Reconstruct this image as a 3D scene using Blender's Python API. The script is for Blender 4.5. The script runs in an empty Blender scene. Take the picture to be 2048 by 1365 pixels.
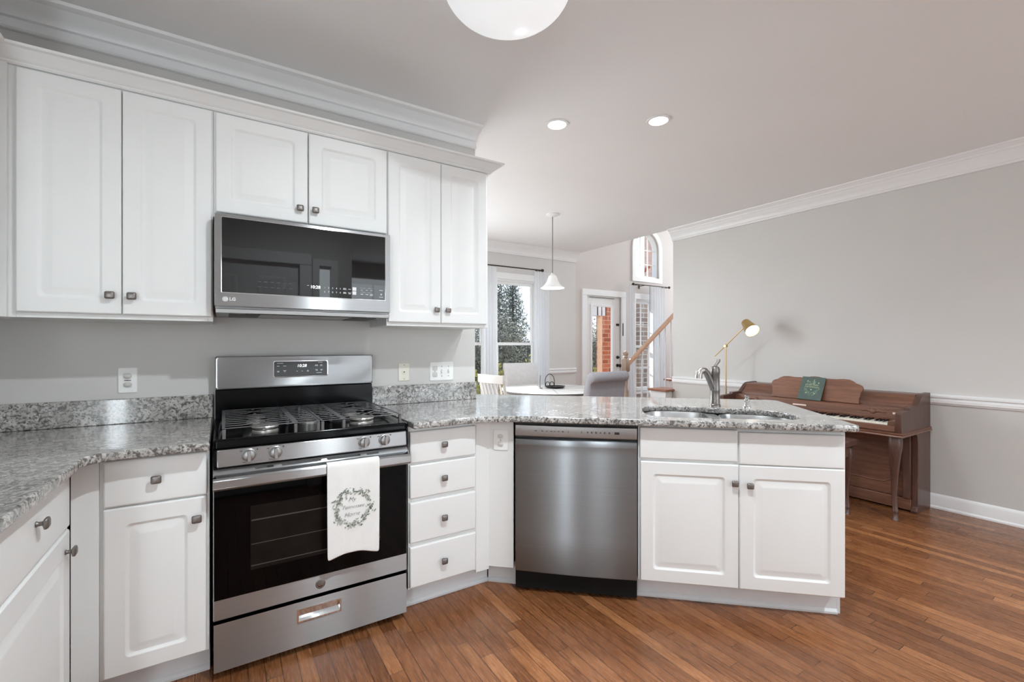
import bpy, bmesh, math, random
from mathutils import Vector, Matrix, Euler
PI = math.pi
S = bpy.context.scene
COL = S.collection
random.seed(7)

# ------------------------------------------------------------------ camera, world, sun, area lights, exposure
B = 0.5654                                   # heading of the camera, clockwise from +Y
cam = bpy.data.objects.new('camera', bpy.data.cameras.new('camera'))
COL.objects.link(cam)
cam.location = (0.0312, -2.6896, 1.268)
cam.rotation_euler = (PI/2, 0, -B)
cam.data.sensor_width = 36.0
cam.data.lens = 912.5*36.0/2048.0
cam.data.shift_y = 8.23/2048.0
cam.data.clip_start = 0.02
S.camera = cam

W = bpy.data.worlds.new('world'); S.world = W
W.use_nodes = True
wn = W.node_tree.nodes; wl = W.node_tree.links
# bright, thinly overcast winter sky: pale at the horizon, light blue overhead
tcw = wn.new('ShaderNodeTexCoord'); spw = wn.new('ShaderNodeSeparateXYZ'); rpw = wn.new('ShaderNodeValToRGB')
wl.new(tcw.outputs['Generated'], spw.inputs[0]); wl.new(spw.outputs[2], rpw.inputs[0])
rpw.color_ramp.elements[0].color = (0.86, 0.93, 1.0, 1)
rpw.color_ramp.elements[1].color = (0.50, 0.68, 1.0, 1)
rpw.color_ramp.elements.new(0.25).color = (0.74, 0.86, 1.0, 1)
bg = wn['Background']; bg.inputs[1].default_value = 1.5
wl.new(rpw.outputs[0], bg.inputs[0])

def light(name, kind, loc, rot, power, color=(1, 1, 1), **kw):
    d = bpy.data.lights.new(name, kind); d.energy = power; d.color = color
    for k, v in kw.items(): setattr(d, k, v)
    o = bpy.data.objects.new(name, d); COL.objects.link(o)
    o.location = loc; o.rotation_euler = rot
    return o
def aim(d):
    return Vector(d).to_track_quat('-Z', 'Y').to_euler()

DAY = (0.86, 0.945, 1.0)
LAMP = (0.87, 0.95, 1.0)
light('sun', 'SUN', (6, 8, 8), aim((-0.45, -0.80, -0.60)), 6.0, (1.0, 0.95, 0.88), angle=math.radians(0.6))
# area fill added as daylight by assumed windows of the unseen room behind
for wx in (2.25, 3.75):
    light('window_daylight', 'AREA', (wx, -6.0, 1.45), aim((0, 1, 0.05)), 20, DAY, shape='RECTANGLE', size=1.2, size_y=1.9)
for wx, wy, wp in ((-0.82, -3.035, 16), (0.91, -3.155, 2.5)):            # and by the sidelights of the entrance door
    light('window_daylight', 'AREA', (wx, wy, 1.2), aim((0, 1, 0)), wp, DAY, shape='RECTANGLE', size=0.13, size_y=1.7)
# fill added at unseen, invented windows: behind the cooker wall and beyond the stairs
light('window_daylight', 'AREA', (1.30, 2.68, 1.4), aim((0.25, -1, 0)), 66, DAY, shape='RECTANGLE', size=1.6, size_y=1.5)
light('window_daylight', 'AREA', (9.0, 1.3, 3.0), aim((-1, 0, -0.1)), 130, DAY, shape='RECTANGLE', size=2.0, size_y=2.8)
S.view_settings.view_transform = 'Standard'
S.view_settings.look = 'None'
S.view_settings.exposure = 0.0
S.view_settings.gamma = 1.0
S.view_settings.use_curve_mapping = False
S.cycles.use_denoising = True
S.cycles.max_bounces = 10
S.cycles.diffuse_bounces = 6
S.cycles.glossy_bounces = 5
S.cycles.transparent_max_bounces = 12
S.cycles.sample_clamp_indirect = 6.0
S.cycles.caustics_reflective = False
S.cycles.caustics_refractive = False

# ------------------------------------------------------------------ materials
def lin(r, g, b):
    f = lambda c: (c/255/12.92) if c/255 <= 0.04045 else ((c/255+0.055)/1.055)**2.4
    return (f(r), f(g), f(b), 1.0)
class NT:
    def __init__(s, name):
        s.m = bpy.data.materials.new(name); s.m.use_nodes = True
        s.n = s.m.node_tree.nodes; s.l = s.m.node_tree.links
        s.p = s.n['Principled BSDF']; s.out = s.n['Material Output']
    def new(s, t, **kw):
        o = s.n.new(t)
        for k, v in kw.items(): setattr(o, k, v)
        return o
    def link(s, a, b): s.l.new(a, b)
    def coord(s, scale=(1, 1, 1), kind='Object', rot=(0, 0, 0)):
        t = s.new('ShaderNodeTexCoord'); m = s.new('ShaderNodeMapping')
        m.inputs['Scale'].default_value = scale; m.inputs['Rotation'].default_value = rot
        s.link(t.outputs[kind], m.inputs[0]); return m.outputs[0]
    def geo(s, scale=(1, 1, 1)):
        t = s.new('ShaderNodeNewGeometry'); m = s.new('ShaderNodeMapping')
        m.inputs['Scale'].default_value = scale
        s.link(t.outputs['Position'], m.inputs[0]); return m.outputs[0]
    def noise(s, vec, scale, detail=4, rough=0.55, dist=0.0):
        n = s.new('ShaderNodeTexNoise'); n.inputs['Scale'].default_value = scale
        n.inputs['Detail'].default_value = detail; n.inputs['Roughness'].default_value = rough
        n.inputs['Distortion'].default_value = dist
        s.link(vec, n.inputs['Vector']); return n.outputs['Fac']
    def ramp(s, fac, stops, interp='LINEAR'):
        r = s.new('ShaderNodeValToRGB'); r.color_ramp.interpolation = interp
        e = r.color_ramp.elements
        while len(e) < len(stops): e.new(0.5)
        for k, (p, c) in enumerate(stops):
            e[k].position = p; e[k].color = c if len(c) == 4 else (*c, 1)
        s.link(fac, r.inputs[0]); return r.outputs[0]
    def math(s, op, a, b=None, c=None):
        n = s.new('ShaderNodeMath', operation=op)
        for i, v in enumerate((a, b, c)):
            if v is None: continue
            if isinstance(v, (int, float)): n.inputs[i].default_value = v
            else: s.link(v, n.inputs[i])
        return n.outputs[0]
    def mix(s, fac, a, b, blend='MIX'):
        n = s.new('ShaderNodeMix', data_type='RGBA', blend_type=blend)
        for i, v in ((0, fac), (6, a), (7, b)):
            if isinstance(v, (int, float)): n.inputs[i].default_value = v
            elif isinstance(v, tuple): n.inputs[i].default_value = v
            else: s.link(v, n.inputs[i])
        return n.outputs[2]
    def bump(s, h, strength=0.1, dist=0.002):
        b = s.new('ShaderNodeBump'); b.inputs['Strength'].default_value = strength
        b.inputs['Distance'].default_value = dist
        s.link(h, b.inputs['Height']); s.link(b.outputs[0], s.p.inputs['Normal'])
    def set(s, **kw):
        for k, v in kw.items():
            i = s.p.inputs[k.replace('_', ' ')]
            if hasattr(v, 'links') or hasattr(v, 'is_linked'): s.link(v, i)
            else: i.default_value = v
        return s

def plain(name, col, rough=0.5, metal=0.0, var=0.04, scale=18.0, bump=0.0, **kw):
    t = NT(name); v = t.coord()
    f = t.noise(v, scale, 3)
    c2 = tuple(max(0, x*(1-var)) for x in col[:3])+(1,)
    c1 = tuple(min(1, x*(1+var)) for x in col[:3])+(1,)
    t.set(Base_Color=t.ramp(f, [(0.3, c2), (0.7, c1)]), Roughness=rough, Metallic=metal)
    if bump: t.bump(t.noise(v, scale*12, 2), bump)
    t.set(**kw)
    return t.m

M = {}
M['wall'] = plain('wall_paint', lin(211, 209, 206), 0.75, var=0.01, scale=3, bump=0.03)
M['wall_low'] = plain('wall_paint_low', lin(205, 203, 199), 0.7, var=0.01, scale=3, bump=0.03)
M['wall_mauve'] = plain('wall_paint_tall', lin(206, 199, 195), 0.75, var=0.01, scale=3)
M['ceiling'] = plain('ceiling_paint', lin(238, 238, 238), 0.85, var=0.008, scale=2)
M['trim'] = plain('trim_white', lin(236, 236, 236), 0.4, var=0.01)
M['cab'] = plain('cabinet_white', lin(233, 234, 233), 0.46, var=0.01, scale=6)
M['toe'] = plain('toe_kick_white', lin(226, 229, 232), 0.45, var=0.02)
M['knob'] = plain('pewter_knob', lin(132, 127, 124), 0.38, 0.75, var=0.08, scale=60)
M['plate'] = plain('plate_white', lin(240, 240, 238), 0.35, var=0.01)
M['plate_ivory'] = plain('plate_ivory', lin(232, 228, 214), 0.35, var=0.01)
M['socket'] = plain('socket_grey', lin(205, 203, 198), 0.35, var=0.02)
M['slot'] = plain('slot_dark', lin(40, 38, 36), 0.5)
M['black_gloss'] = plain('black_enamel', lin(8, 8, 9), 0.14, var=0.1, IOR=1.24)
M['black_glass'] = plain('black_glass', lin(5, 5, 6), 0.035, var=0.0, IOR=1.22)
M['micro_glass'] = plain('smoked_mirror_glass', lin(10, 11, 12), 0.02, var=0.0, IOR=1.6)
M['oven_window'] = plain('oven_window_glass', lin(26, 23, 22), 0.06, var=0.25, scale=14, IOR=1.22)
M['rack'] = plain('oven_rack', lin(92, 86, 82), 0.4, 0.5)
M['black_matte'] = plain('black_matte', lin(14, 14, 14), 0.6, IOR=1.3)
M['iron'] = plain('cast_iron', lin(98, 97, 98), 0.36, 0.3, var=0.1, scale=90, bump=0.15)
M['alu'] = plain('burner_aluminium', lin(190, 188, 184), 0.35, 0.8, var=0.06)
M['dark_grey'] = plain('dark_grey_panel', lin(70, 71, 72), 0.3)
M['mark'] = plain('printed_mark_light', lin(225, 226, 228), 0.5, var=0.0)
M['mark_dark'] = plain('printed_mark_dark', lin(70, 68, 67), 0.5, var=0.0)
M['chrome'] = plain('chrome', lin(225, 225, 225), 0.08, 1.0, var=0.0)
M['nickel'] = plain('brushed_nickel', lin(136, 131, 128), 0.34, 1.0, var=0.05, scale=40)
M['nickel_light'] = plain('satin_nickel', lin(178, 172, 168), 0.32, 1.0, var=0.04, scale=40)
M['brass'] = plain('brushed_brass', lin(198, 168, 112), 0.3, 1.0, var=0.05, scale=40)
M['dark_metal'] = plain('dark_metal', lin(60, 55, 52), 0.4, 0.7)
M['towel'] = plain('towel_cotton', lin(232, 232, 230), 0.9, var=0.03, scale=9, bump=0.25)
M['leaf_ink'] = plain('wreath_ink', lin(104, 112, 104), 0.9, var=0.35, scale=60)
M['leaf_ink2'] = plain('wreath_ink_pale', lin(168, 172, 162), 0.9, var=0.2, scale=60)
M['ink'] = plain('towel_ink', lin(112, 112, 112), 0.9, var=0.1)
M['fabric'] = plain('chair_linen', lin(196, 193, 192), 0.95, var=0.05, scale=30, bump=0.3)
M['fabric_grey'] = plain('chair_linen_grey', lin(152, 150, 154), 0.95, var=0.06, scale=30, bump=0.3)
M['chair_white'] = plain('painted_chair', lin(214, 212, 208), 0.45, var=0.04)
M['table_top'] = plain('table_top', lin(206, 203, 200), 0.28, var=0.05, scale=5)
M['table_line'] = plain('table_inlay', lin(110, 106, 102), 0.4)
M['oak'] = plain('pale_oak', lin(205, 165, 138), 0.4, var=0.10, scale=9)
M['oak_dark'] = plain('stained_tread', lin(150, 98, 74), 0.35, var=0.12, scale=9)
M['newel'] = plain('newel_wood', lin(168, 146, 128), 0.45, var=0.12, scale=14)
M['ivory_key'] = plain('ivory_key', lin(240, 236, 222), 0.25, var=0.01)
M['ebony_key'] = plain('ebony_key', lin(14, 13, 13), 0.25)
M['book'] = plain('book_green', lin(76, 94, 88), 0.55, var=0.08)
M['gilt'] = plain('book_gilt', lin(186, 198, 150), 0.5, var=0.2, scale=50)
M['gilt2'] = plain('book_foliage', lin(118, 142, 124), 0.6, var=0.2, scale=50)
M['pages'] = plain('book_pages', lin(225, 220, 208), 0.8)
M['label'] = plain('paper_label', lin(236, 214, 204), 0.7, var=0.03)
M['fence'] = plain('fence_wood', lin(96, 92, 88), 0.85, var=0.25, scale=5)
M['bark'] = plain('bark', lin(84, 76, 68), 0.9, var=0.3, scale=12)
def make_leaf(name, c1, c2):
    t = NT(name); f = t.noise(t.coord(), 3.0, 3)
    c = t.ramp(f, [(0.3, c1), (0.7, c2)])
    df = t.new('ShaderNodeBsdfDiffuse'); tl = t.new('ShaderNodeBsdfTranslucent'); mx = t.new('ShaderNodeMixShader'); mx.inputs[0].default_value = 0.5
    t.link(c, df.inputs[0]); t.link(c, tl.inputs[0]); t.link(df.outputs[0], mx.inputs[1]); t.link(tl.outputs[0], mx.inputs[2])
    t.link(mx.outputs[0], t.out.inputs[0]); return t.m
M['leaf'] = make_leaf('winter_foliage', lin(112, 114, 106), lin(164, 166, 156))
M['leaf_dark'] = make_leaf('evergreen_foliage', lin(78, 86, 80), lin(140, 148, 142))
M['shrub'] = make_leaf('shrub_foliage', lin(168, 162, 92), lin(206, 198, 130))
M['grass'] = plain('lawn', lin(150, 150, 112), 0.95, var=0.3, scale=2)
M['paving'] = plain('patio_concrete', lin(226, 223, 218), 0.9, var=0.06, scale=3)  # made extra pale to bounce sunlight onto the shaded brick
M['post'] = plain('lamp_post_wood', lin(214, 172, 140), 0.7, var=0.1, scale=6)
M['lantern'] = plain('lantern_pane', lin(206, 200, 200), 0.2, var=0.05)
M['downspout'] = plain('roof_dark', lin(60, 54, 50), 0.7)

def emis(name, col, strength):
    t = NT(name)
    t.set(Base_Color=(0.8, 0.8, 0.8, 1), Emission_Color=col, Emission_Strength=strength, Roughness=0.3)
    return t.m
M['lamp_dome'] = emis('dome_glass', (0.93, 0.97, 1.0, 1), 0.50)
M['lamp_lens'] = emis('downlight_lens', (1, 0.98, 0.95, 1), 6.0)
M['lamp_bulb'] = emis('lamp_bulb', (1, 0.97, 0.92, 1), 6.0)
M['lamp_shade'] = emis('pendant_glass', (1, 0.98, 0.95, 1), 0.22)
M['led'] = emis('led_digits', (0.95, 0.98, 1, 1), 1.0)

def make_steel(name, base, rough, axis):
    t = NT(name)
    sc = {'x': (1.2, 40, 260), 'z': (260, 260, 1.2)}[axis]
    v = t.coord(sc); f = t.noise(v, 1.0, 3)
    b2 = tuple(x*0.93 for x in base[:3])+(1,)
    tg = t.new('ShaderNodeCombineXYZ'); tg.inputs[2].default_value = 1.0
    t.set(Base_Color=t.ramp(f, [(0.25, b2), (0.75, base)]), Metallic=1.0,
          Roughness=t.math('MULTIPLY_ADD', f, 0.02, rough-0.01), Anisotropic=1.0)
    t.link(tg.outputs[0], t.p.inputs['Tangent'])
    return t.m
M['steel'] = make_steel('stainless_steel', lin(176, 177, 178), 0.30, 'x')
M['steel_dw'] = make_steel('stainless_steel_door', lin(140, 143, 146), 0.31, 'x')
M['steel_sink'] = plain('stainless_sink', lin(205, 205, 205), 0.28, 1.0, var=0.03)
M['steel_ctrl'] = plain('steel_control_strip', lin(165, 164, 163), 0.42, 0.85, var=0.02)

def make_granite():
    t = NT('granite'); v = t.geo()
    big = t.noise(v, 9, 5, 0.6, 0.6)
    med = t.noise(t.geo((1, 1, 1)), 46, 6, 0.62, 1.2)
    fine = t.noise(v, 130, 4, 0.6)
    vor = t.new('ShaderNodeTexVoronoi'); vor.inputs['Scale'].default_value = 62
    nz = t.new('ShaderNodeTexNoise'); nz.inputs['Scale'].default_value = 40; t.link(v, nz.inputs['Vector'])
    wv = t.mix(0.018, v, nz.outputs['Color'], 'ADD')
    t.link(wv, vor.inputs['Vector'])
    base = t.ramp(med, [(0.30, lin(58, 56, 55)), (0.42, lin(118, 115, 112)), (0.52, lin(188, 185, 181)), (0.72, lin(214, 211, 207))])
    bl = t.ramp(big, [(0.38, (0.52, 0.515, 0.505, 1)), (0.62, (1, 1, 1, 1))])
    c = t.mix(0.75, base, bl, 'MULTIPLY')
    spk = t.math('MULTIPLY', t.math('LESS_THAN', vor.outputs['Distance'], 0.30), t.math('GREATER_THAN', big, 0.50))
    c = t.mix(t.math('MULTIPLY', spk, 0.75), c, lin(58, 56, 56))
    c = t.mix(t.ramp(fine, [(0.36, (1, 1, 1, 1)), (0.44, (0, 0, 0, 1))]), c, lin(84, 82, 80))
    t.set(Base_Color=c, Roughness=0.16, IOR=1.5, Coat_Weight=0.55, Coat_Roughness=0.05, Coat_IOR=1.6)
    return t.m
M['granite'] = make_granite()

def make_floor():
    t = NT('oak_strip_floor'); v = t.geo()
    sep = t.new('ShaderNodeSeparateXYZ'); t.link(v, sep.inputs[0])
    x, y = sep.outputs[0], sep.outputs[1]
    xr = t.math('DIVIDE', x, 0.0572)
    row = t.math('FLOOR', xr)
    wr = t.new('ShaderNodeTexWhiteNoise', noise_dimensions='1D'); t.link(row, wr.inputs['W'])
    yl = t.math('ADD', t.math('DIVIDE', y, 0.92), t.math('MULTIPLY', wr.outputs['Value'], 7.31))
    col = t.math('FLOOR', yl)
    cmb = t.new('ShaderNodeCombineXYZ'); t.link(row, cmb.inputs[0]); t.link(col, cmb.inputs[1])
    wid = t.new('ShaderNodeTexWhiteNoise', noise_dimensions='2D'); t.link(cmb.outputs[0], wid.inputs['Vector'])
    r1 = wid.outputs['Value']
    base = t.ramp(r1, [(0.0, lin(118, 74, 45)), (0.25, lin(142, 92, 57)), (0.5, lin(132, 84, 52)), (0.75, lin(152, 100, 63)), (0.92, lin(166, 112, 73)), (1.0, lin(124, 78, 48))])
    gv = t.new('ShaderNodeCombineXYZ')
    t.link(t.math('MULTIPLY', x, 1.0), gv.inputs[0])
    t.link(t.math('MULTIPLY', y, 0.085), gv.inputs[1])
    t.link(t.math('MULTIPLY', r1, 31.0), gv.inputs[2])
    g1 = t.noise(gv.outputs[0], 150, 5, 0.65)
    ring = t.noise(gv.outputs[0], 13, 2, 0.5, 0.3)
    rings = t.math('SINE', t.math('MULTIPLY', ring, 95.0))
    gr = t.ramp(g1, [(0.36, (0.58, 0.52, 0.46, 1)), (0.56, (1, 1, 1, 1))])
    c = t.mix(0.50, base, gr, 'MULTIPLY')
    rr = t.ramp(rings, [(0.35, (1, 1, 1, 1)), (0.95, (0.66, 0.58, 0.50, 1))])
    c = t.mix(0.75, c, rr, 'MULTIPLY')
    fx = t.math('FRACT', xr); fy = t.math('FRACT', yl)
    ex = t.math('LESS_THAN', t.math('MINIMUM', fx, t.math('SUBTRACT', 1.0, fx)), 0.030)
    ey = t.math('LESS_THAN', fy, 0.0032)
    gap = t.math('MAXIMUM', ex, ey)
    c = t.mix(t.math('MULTIPLY', gap, 0.85), c, lin(58, 33, 18))
    t.set(Base_Color=c, Roughness=t.math('MULTIPLY_ADD', g1, 0.14, 0.20), IOR=1.45)
    t.bump(t.math('SUBTRACT', t.math('MULTIPLY', g1, 0.12), gap), 0.25, 0.0012)
    return t.m
M['floor'] = make_floor()

def make_wood(name, dark, light, rough=0.3, axis='x', sc=1.0):
    t = NT(name)
    s = {'x': (1.1, 14, 14), 'z': (14, 14, 1.1), 'y': (14, 1.1, 14)}[axis]
    v = t.coord(tuple(q*sc for q in s))
    f = t.noise(v, 3.2, 5, 0.6, 0.8); g = t.noise(v, 20, 3)
    c = t.ramp(f, [(0.28, dark), (0.72, light)])
    c = t.mix(0.35, c, t.ramp(g, [(0.35, (0.6, 0.55, 0.5, 1)), (0.6, (1, 1, 1, 1))]), 'MULTIPLY')
    t.set(Base_Color=c, Roughness=rough, IOR=1.5)
    return t.m
M['walnut'] = make_wood('piano_walnut', lin(92, 60, 46), lin(132, 90, 70), 0.30, 'x')
M['walnut_v'] = make_wood('piano_walnut_upright', lin(72, 49, 42), lin(102, 71, 60), 0.34, 'z')
M['walnut_desk'] = make_wood('piano_walnut_desk', lin(104, 67, 49), lin(146, 99, 75), 0.28, 'x')

def make_brick(name, c1, c2, mort, k=1.0):
    t = NT(name)
    tc = t.new('ShaderNodeNewGeometry'); sep = t.new('ShaderNodeSeparateXYZ'); t.link(tc.outputs['Position'], sep.inputs[0])
    cmb = t.new('ShaderNodeCombineXYZ')
    t.link(t.math('ADD', sep.outputs[0], sep.outputs[1]), cmb.inputs[0]); t.link(sep.outputs[2], cmb.inputs[1])
    b = t.new('ShaderNodeTexBrick'); b.inputs['Scale'].default_value = 1.0
    b.inputs['Brick Width'].default_value = 0.215*k; b.inputs['Row Height'].default_value = 0.075*k
    b.inputs['Mortar Size'].default_value = 0.006*k; b.inputs['Bias'].default_value = 0.1
    b.inputs['Color1'].default_value = c1; b.inputs['Color2'].default_value = c2; b.inputs['Mortar'].default_value = mort
    t.link(cmb.outputs[0], b.inputs['Vector'])
    n = t.noise(tc.outputs['Position'], 14, 4)
    t.set(Base_Color=t.mix(0.4, b.outputs['Color'], t.ramp(n, [(0.3, (0.6, 0.6, 0.6, 1)), (0.7, (1, 1, 1, 1))]), 'MULTIPLY'), Roughness=0.9)
    return t.m
M['brick'] = make_brick('red_brick', lin(192, 106, 68), lin(152, 78, 48), lin(196, 152, 126), 1.5)
M['brick_pale'] = make_brick('weathered_brick', lin(178, 156, 142), lin(140, 118, 106), lin(214, 206, 198), 2.1)

def make_pane():
    t = NT('window_pane')
    tr = t.new('ShaderNodeBsdfTransparent'); gl = t.new('ShaderNodeBsdfGlossy'); gl.inputs['Roughness'].default_value = 0.02
    fr = t.new('ShaderNodeFresnel'); fr.inputs['IOR'].default_value = 1.45
    ge = t.new('ShaderNodeNewGeometry')
    mx = t.new('ShaderNodeMixShader'); t.link(t.math('MULTIPLY', fr.outputs[0], t.math('SUBTRACT', 1.0, ge.outputs['Backfacing'])), mx.inputs[0]); t.link(tr.outputs[0], mx.inputs[1]); t.link(gl.outputs[0], mx.inputs[2])
    t.link(mx.outputs[0], t.out.inputs[0]); return t.m
M['pane'] = make_pane()
def make_sheer():
    t = NT('sheer_curtain')
    df = t.new('ShaderNodeBsdfDiffuse'); df.inputs[0].default_value = (0.86, 0.87, 0.89, 1)
    tl = t.new('ShaderNodeBsdfTranslucent'); tl.inputs[0].default_value = (0.88, 0.90, 0.93, 1)
    tr = t.new('ShaderNodeBsdfTransparent')
    m1 = t.new('ShaderNodeMixShader'); m1.inputs[0].default_value = 0.5
    t.link(df.outputs[0], m1.inputs[1]); t.link(tl.outputs[0], m1.inputs[2])
    m2 = t.new('ShaderNodeMixShader')
    n = t.noise(t.coord((30, 30, 3)), 4.0, 3)
    t.link(t.math('MULTIPLY_ADD', n, 0.16, 0.02), m2.inputs[0])
    t.link(m1.outputs[0], m2.inputs[1]); t.link(tr.outputs[0], m2.inputs[2])
    t.link(m2.outputs[0], t.out.inputs[0]); return t.m
M['sheer'] = make_sheer()

# ------------------------------------------------------------------ mesh helpers
class MB:
    def __init__(s): s.v = []; s.f = []
    def add(s, vs, fs, T=None):
        o = len(s.v)
        s.v += [tuple(T @ Vector(p)) if T is not None else tuple(p) for p in vs]
        s.f += [tuple(i+o for i in f) for f in fs]; return s
    def box(s, x0, x1, y0, y1, z0, z1, T=None):
        return s.add([(x0, y0, z0), (x1, y0, z0), (x1, y1, z0), (x0, y1, z0), (x0, y0, z1), (x1, y0, z1), (x1, y1, z1), (x0, y1, z1)],
                     [(0, 3, 2, 1), (4, 5, 6, 7), (0, 1, 5, 4), (1, 2, 6, 5), (2, 3, 7, 6), (3, 0, 4, 7)], T)
    def loops(s, L, cap0=True, cap1=True, closed=True, T=None):
        n = len(L[0]); vs = [p for lp in L for p in lp]; fs = []
        m = n if closed else n-1
        for i in range(len(L)-1):
            for j in range(m):
                a = i*n+j; b = i*n+(j+1) % n
                fs.append((a, b, b+n, a+n))
        if cap0: fs.append(tuple(reversed(range(n))))
        if cap1: fs.append(tuple(range((len(L)-1)*n, len(L)*n)))
        return s.add(vs, fs, T)
    def prism(s, poly, axis, a, b, T=None):
        """poly of 2d points extruded along an axis: x -> (y,z), y -> (x,z), z -> (x,y)"""
        g = {'x': lambda p, k: (k, p[0], p[1]), 'y': lambda p, k: (p[0], k, p[1]), 'z': lambda p, k: (p[0], p[1], k)}[axis]
        return s.loops([[g(p, a) for p in poly], [g(p, b) for p in poly]], T=T)
    def lathe(s, prof, c=(0, 0, 0), axis='z', n=24, T=None, cap0=True, cap1=True):
        L = []
        for r, h in prof:
            lp = []
            for k in range(n):
                u = 2*PI*k/n; a, b = r*math.cos(u), r*math.sin(u)
                p = {'z': (a, b, h), 'y': (a, h, b), 'x': (h, a, b)}[axis]
                lp.append((p[0]+c[0], p[1]+c[1], p[2]+c[2]))
            L.append(lp)
        return s.loops(L, cap0, cap1, T=T)
    def tube(s, path, r, n=8, sq=1.0, cap=True, T=None):
        P = [Vector(p) for p in path]; R = r if isinstance(r, (list, tuple)) else [r]*len(P)
        L = []; up = None
        for i, p in enumerate(P):
            d = (P[min(i+1, len(P)-1)]-P[max(i-1, 0)]).normalized()
            if up is None:
                up = Vector((0, 0, 1)) if abs(d.z) < 0.9 else Vector((1, 0, 0))
            up = (up-d*up.dot(d)).normalized(); sd = d.cross(up)
            L.append([tuple(p+sd*(R[i]*math.cos(2*PI*k/n))+up*(R[i]*sq*math.sin(2*PI*k/n))) for k in range(n)])
        return s.loops(L, cap, cap, T=T)
    def sphere(s, c, r, n=16, m=10, T=None):
        rx, ry, rz = r if isinstance(r, tuple) else (r, r, r)
        L = []
        for i in range(1, m):
            th = PI*i/m
            L.append([(c[0]+rx*math.sin(th)*math.cos(2*PI*k/n), c[1]+ry*math.sin(th)*math.sin(2*PI*k/n), c[2]-rz*math.cos(th)) for k in range(n)])
        return s.loops(L, T=T)
    def build(s, name, mat, parent=None, bevel=0.0, seg=2, smooth=35, sub=0, loc=None, rot=None, solid=0):
        me = bpy.data.meshes.new(name); me.from_pydata(s.v, [], s.f); me.update()
        bm = bmesh.new(); bm.from_mesh(me); bmesh.ops.recalc_face_normals(bm, faces=bm.faces); bm.to_mesh(me); bm.free()
        return finish(name, me, mat, parent, bevel, seg, smooth, sub, loc, rot, solid)
def finish(name, me, mat, parent=None, bevel=0.0, seg=2, smooth=35, sub=0, loc=None, rot=None, solid=0):
    if smooth:
        me.polygons.foreach_set('use_smooth', [True]*len(me.polygons))
        me.set_sharp_from_angle(angle=math.radians(smooth))
    me.materials.clear(); me.materials.append(M[mat] if isinstance(mat, str) else mat)
    o = bpy.data.objects.new(name, me); COL.objects.link(o)
    if parent is not None: o.parent = parent
    if loc is not None: o.location = loc
    if rot is not None: o.rotation_euler = rot
    if solid:
        md = o.modifiers.new('solid', 'SOLIDIFY'); md.thickness = solid; md.offset = 0
    if bevel:
        md = o.modifiers.new('bevel', 'BEVEL'); md.width = bevel; md.segments = seg; md.limit_method = 'ANGLE'
        md.angle_limit = math.radians(40); md.harden_normals = False
    if sub:
        md = o.modifiers.new('subsurf', 'SUBSURF'); md.levels = sub; md.render_levels = sub
    return o
def box(name, mat, parent, x0, x1, y0, y1, z0, z1, bevel=0.002):
    return MB().box(x0, x1, y0, y1, z0, z1).build(name, mat, parent, bevel=bevel)
def thing(name, label, cat, loc=(0, 0, 0), rz=0.0, group=None, kind=None):
    o = bpy.data.objects.new(name, None); COL.objects.link(o)
    o.empty_display_size = 0.05
    o.location = loc; o.rotation_euler = (0, 0, rz)
    return tag(o, label, cat, group, kind)
def tag(o, label=None, cat=None, group=None, kind=None):
    if label: o['label'] = label
    if cat: o['category'] = cat
    if group: o['group'] = group
    if kind: o['kind'] = kind
    return o
def struct(o): o['kind'] = 'structure'; return o
def copy_tree(o, parent=None):
    c = o.copy(); COL.objects.link(c)
    if parent is not None: c.parent = parent
    for ch in list(o.children): copy_tree(ch, c)
    return c
def rrect(x0, x1, z0, z1, r, n=4):
    P = []
    for cx_, cz_, a0 in ((x1-r, z1-r, 0), (x0+r, z1-r, PI/2), (x0+r, z0+r, PI), (x1-r, z0+r, 1.5*PI)):
        for k in range(n+1):
            a = a0+PI/2*k/n; P.append((cx_+r*math.cos(a), cz_+r*math.sin(a)))
    return P
def curve_plate(outer, holes, thick, bevel=0.0, res=2):
    """flat plate with holes in the local xy plane, z from -thick/2 to thick/2"""
    cu = bpy.data.curves.new('tmp', 'CURVE'); cu.dimensions = '2D'; cu.fill_mode = 'BOTH'
    cu.extrude = thick/2-bevel; cu.bevel_depth = bevel; cu.bevel_resolution = res; cu.offset = -bevel
    for poly in [outer]+list(holes):
        sp = cu.splines.new('POLY'); sp.points.add(len(poly)-1)
        for k, p in enumerate(poly): sp.points[k].co = (p[0], p[1], 0, 1)
        sp.use_cyclic_u = True
    ob = bpy.data.objects.new('tmp', cu); COL.objects.link(ob)
    me = bpy.data.meshes.new_from_object(ob.evaluated_get(bpy.context.evaluated_depsgraph_get()))
    bpy.data.objects.remove(ob); bpy.data.curves.remove(cu)
    return me
def text_into(mb, s, x, z, size, y, align='CENTER', shear=0.0, T=None, off=0.0):
    """letters standing in the xz plane, read from -y"""
    cu = bpy.data.curves.new('tmp', 'FONT'); cu.body = s; cu.size = size; cu.align_x = align; cu.align_y = 'CENTER'
    cu.shear = shear; cu.extrude = 0.0003; cu.offset = off; cu.resolution_u = 3
    ob = bpy.data.objects.new('tmp', cu); COL.objects.link(ob)
    me = bpy.data.meshes.new_from_object(ob.evaluated_get(bpy.context.evaluated_depsgraph_get()))
    mb.add([(v.co.x+x, y-v.co.z, v.co.y+z) for v in me.vertices], [tuple(p.vertices) for p in me.polygons], T)
    bpy.data.objects.remove(ob); bpy.data.curves.remove(cu); bpy.data.meshes.remove(me)
    return mb
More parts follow.
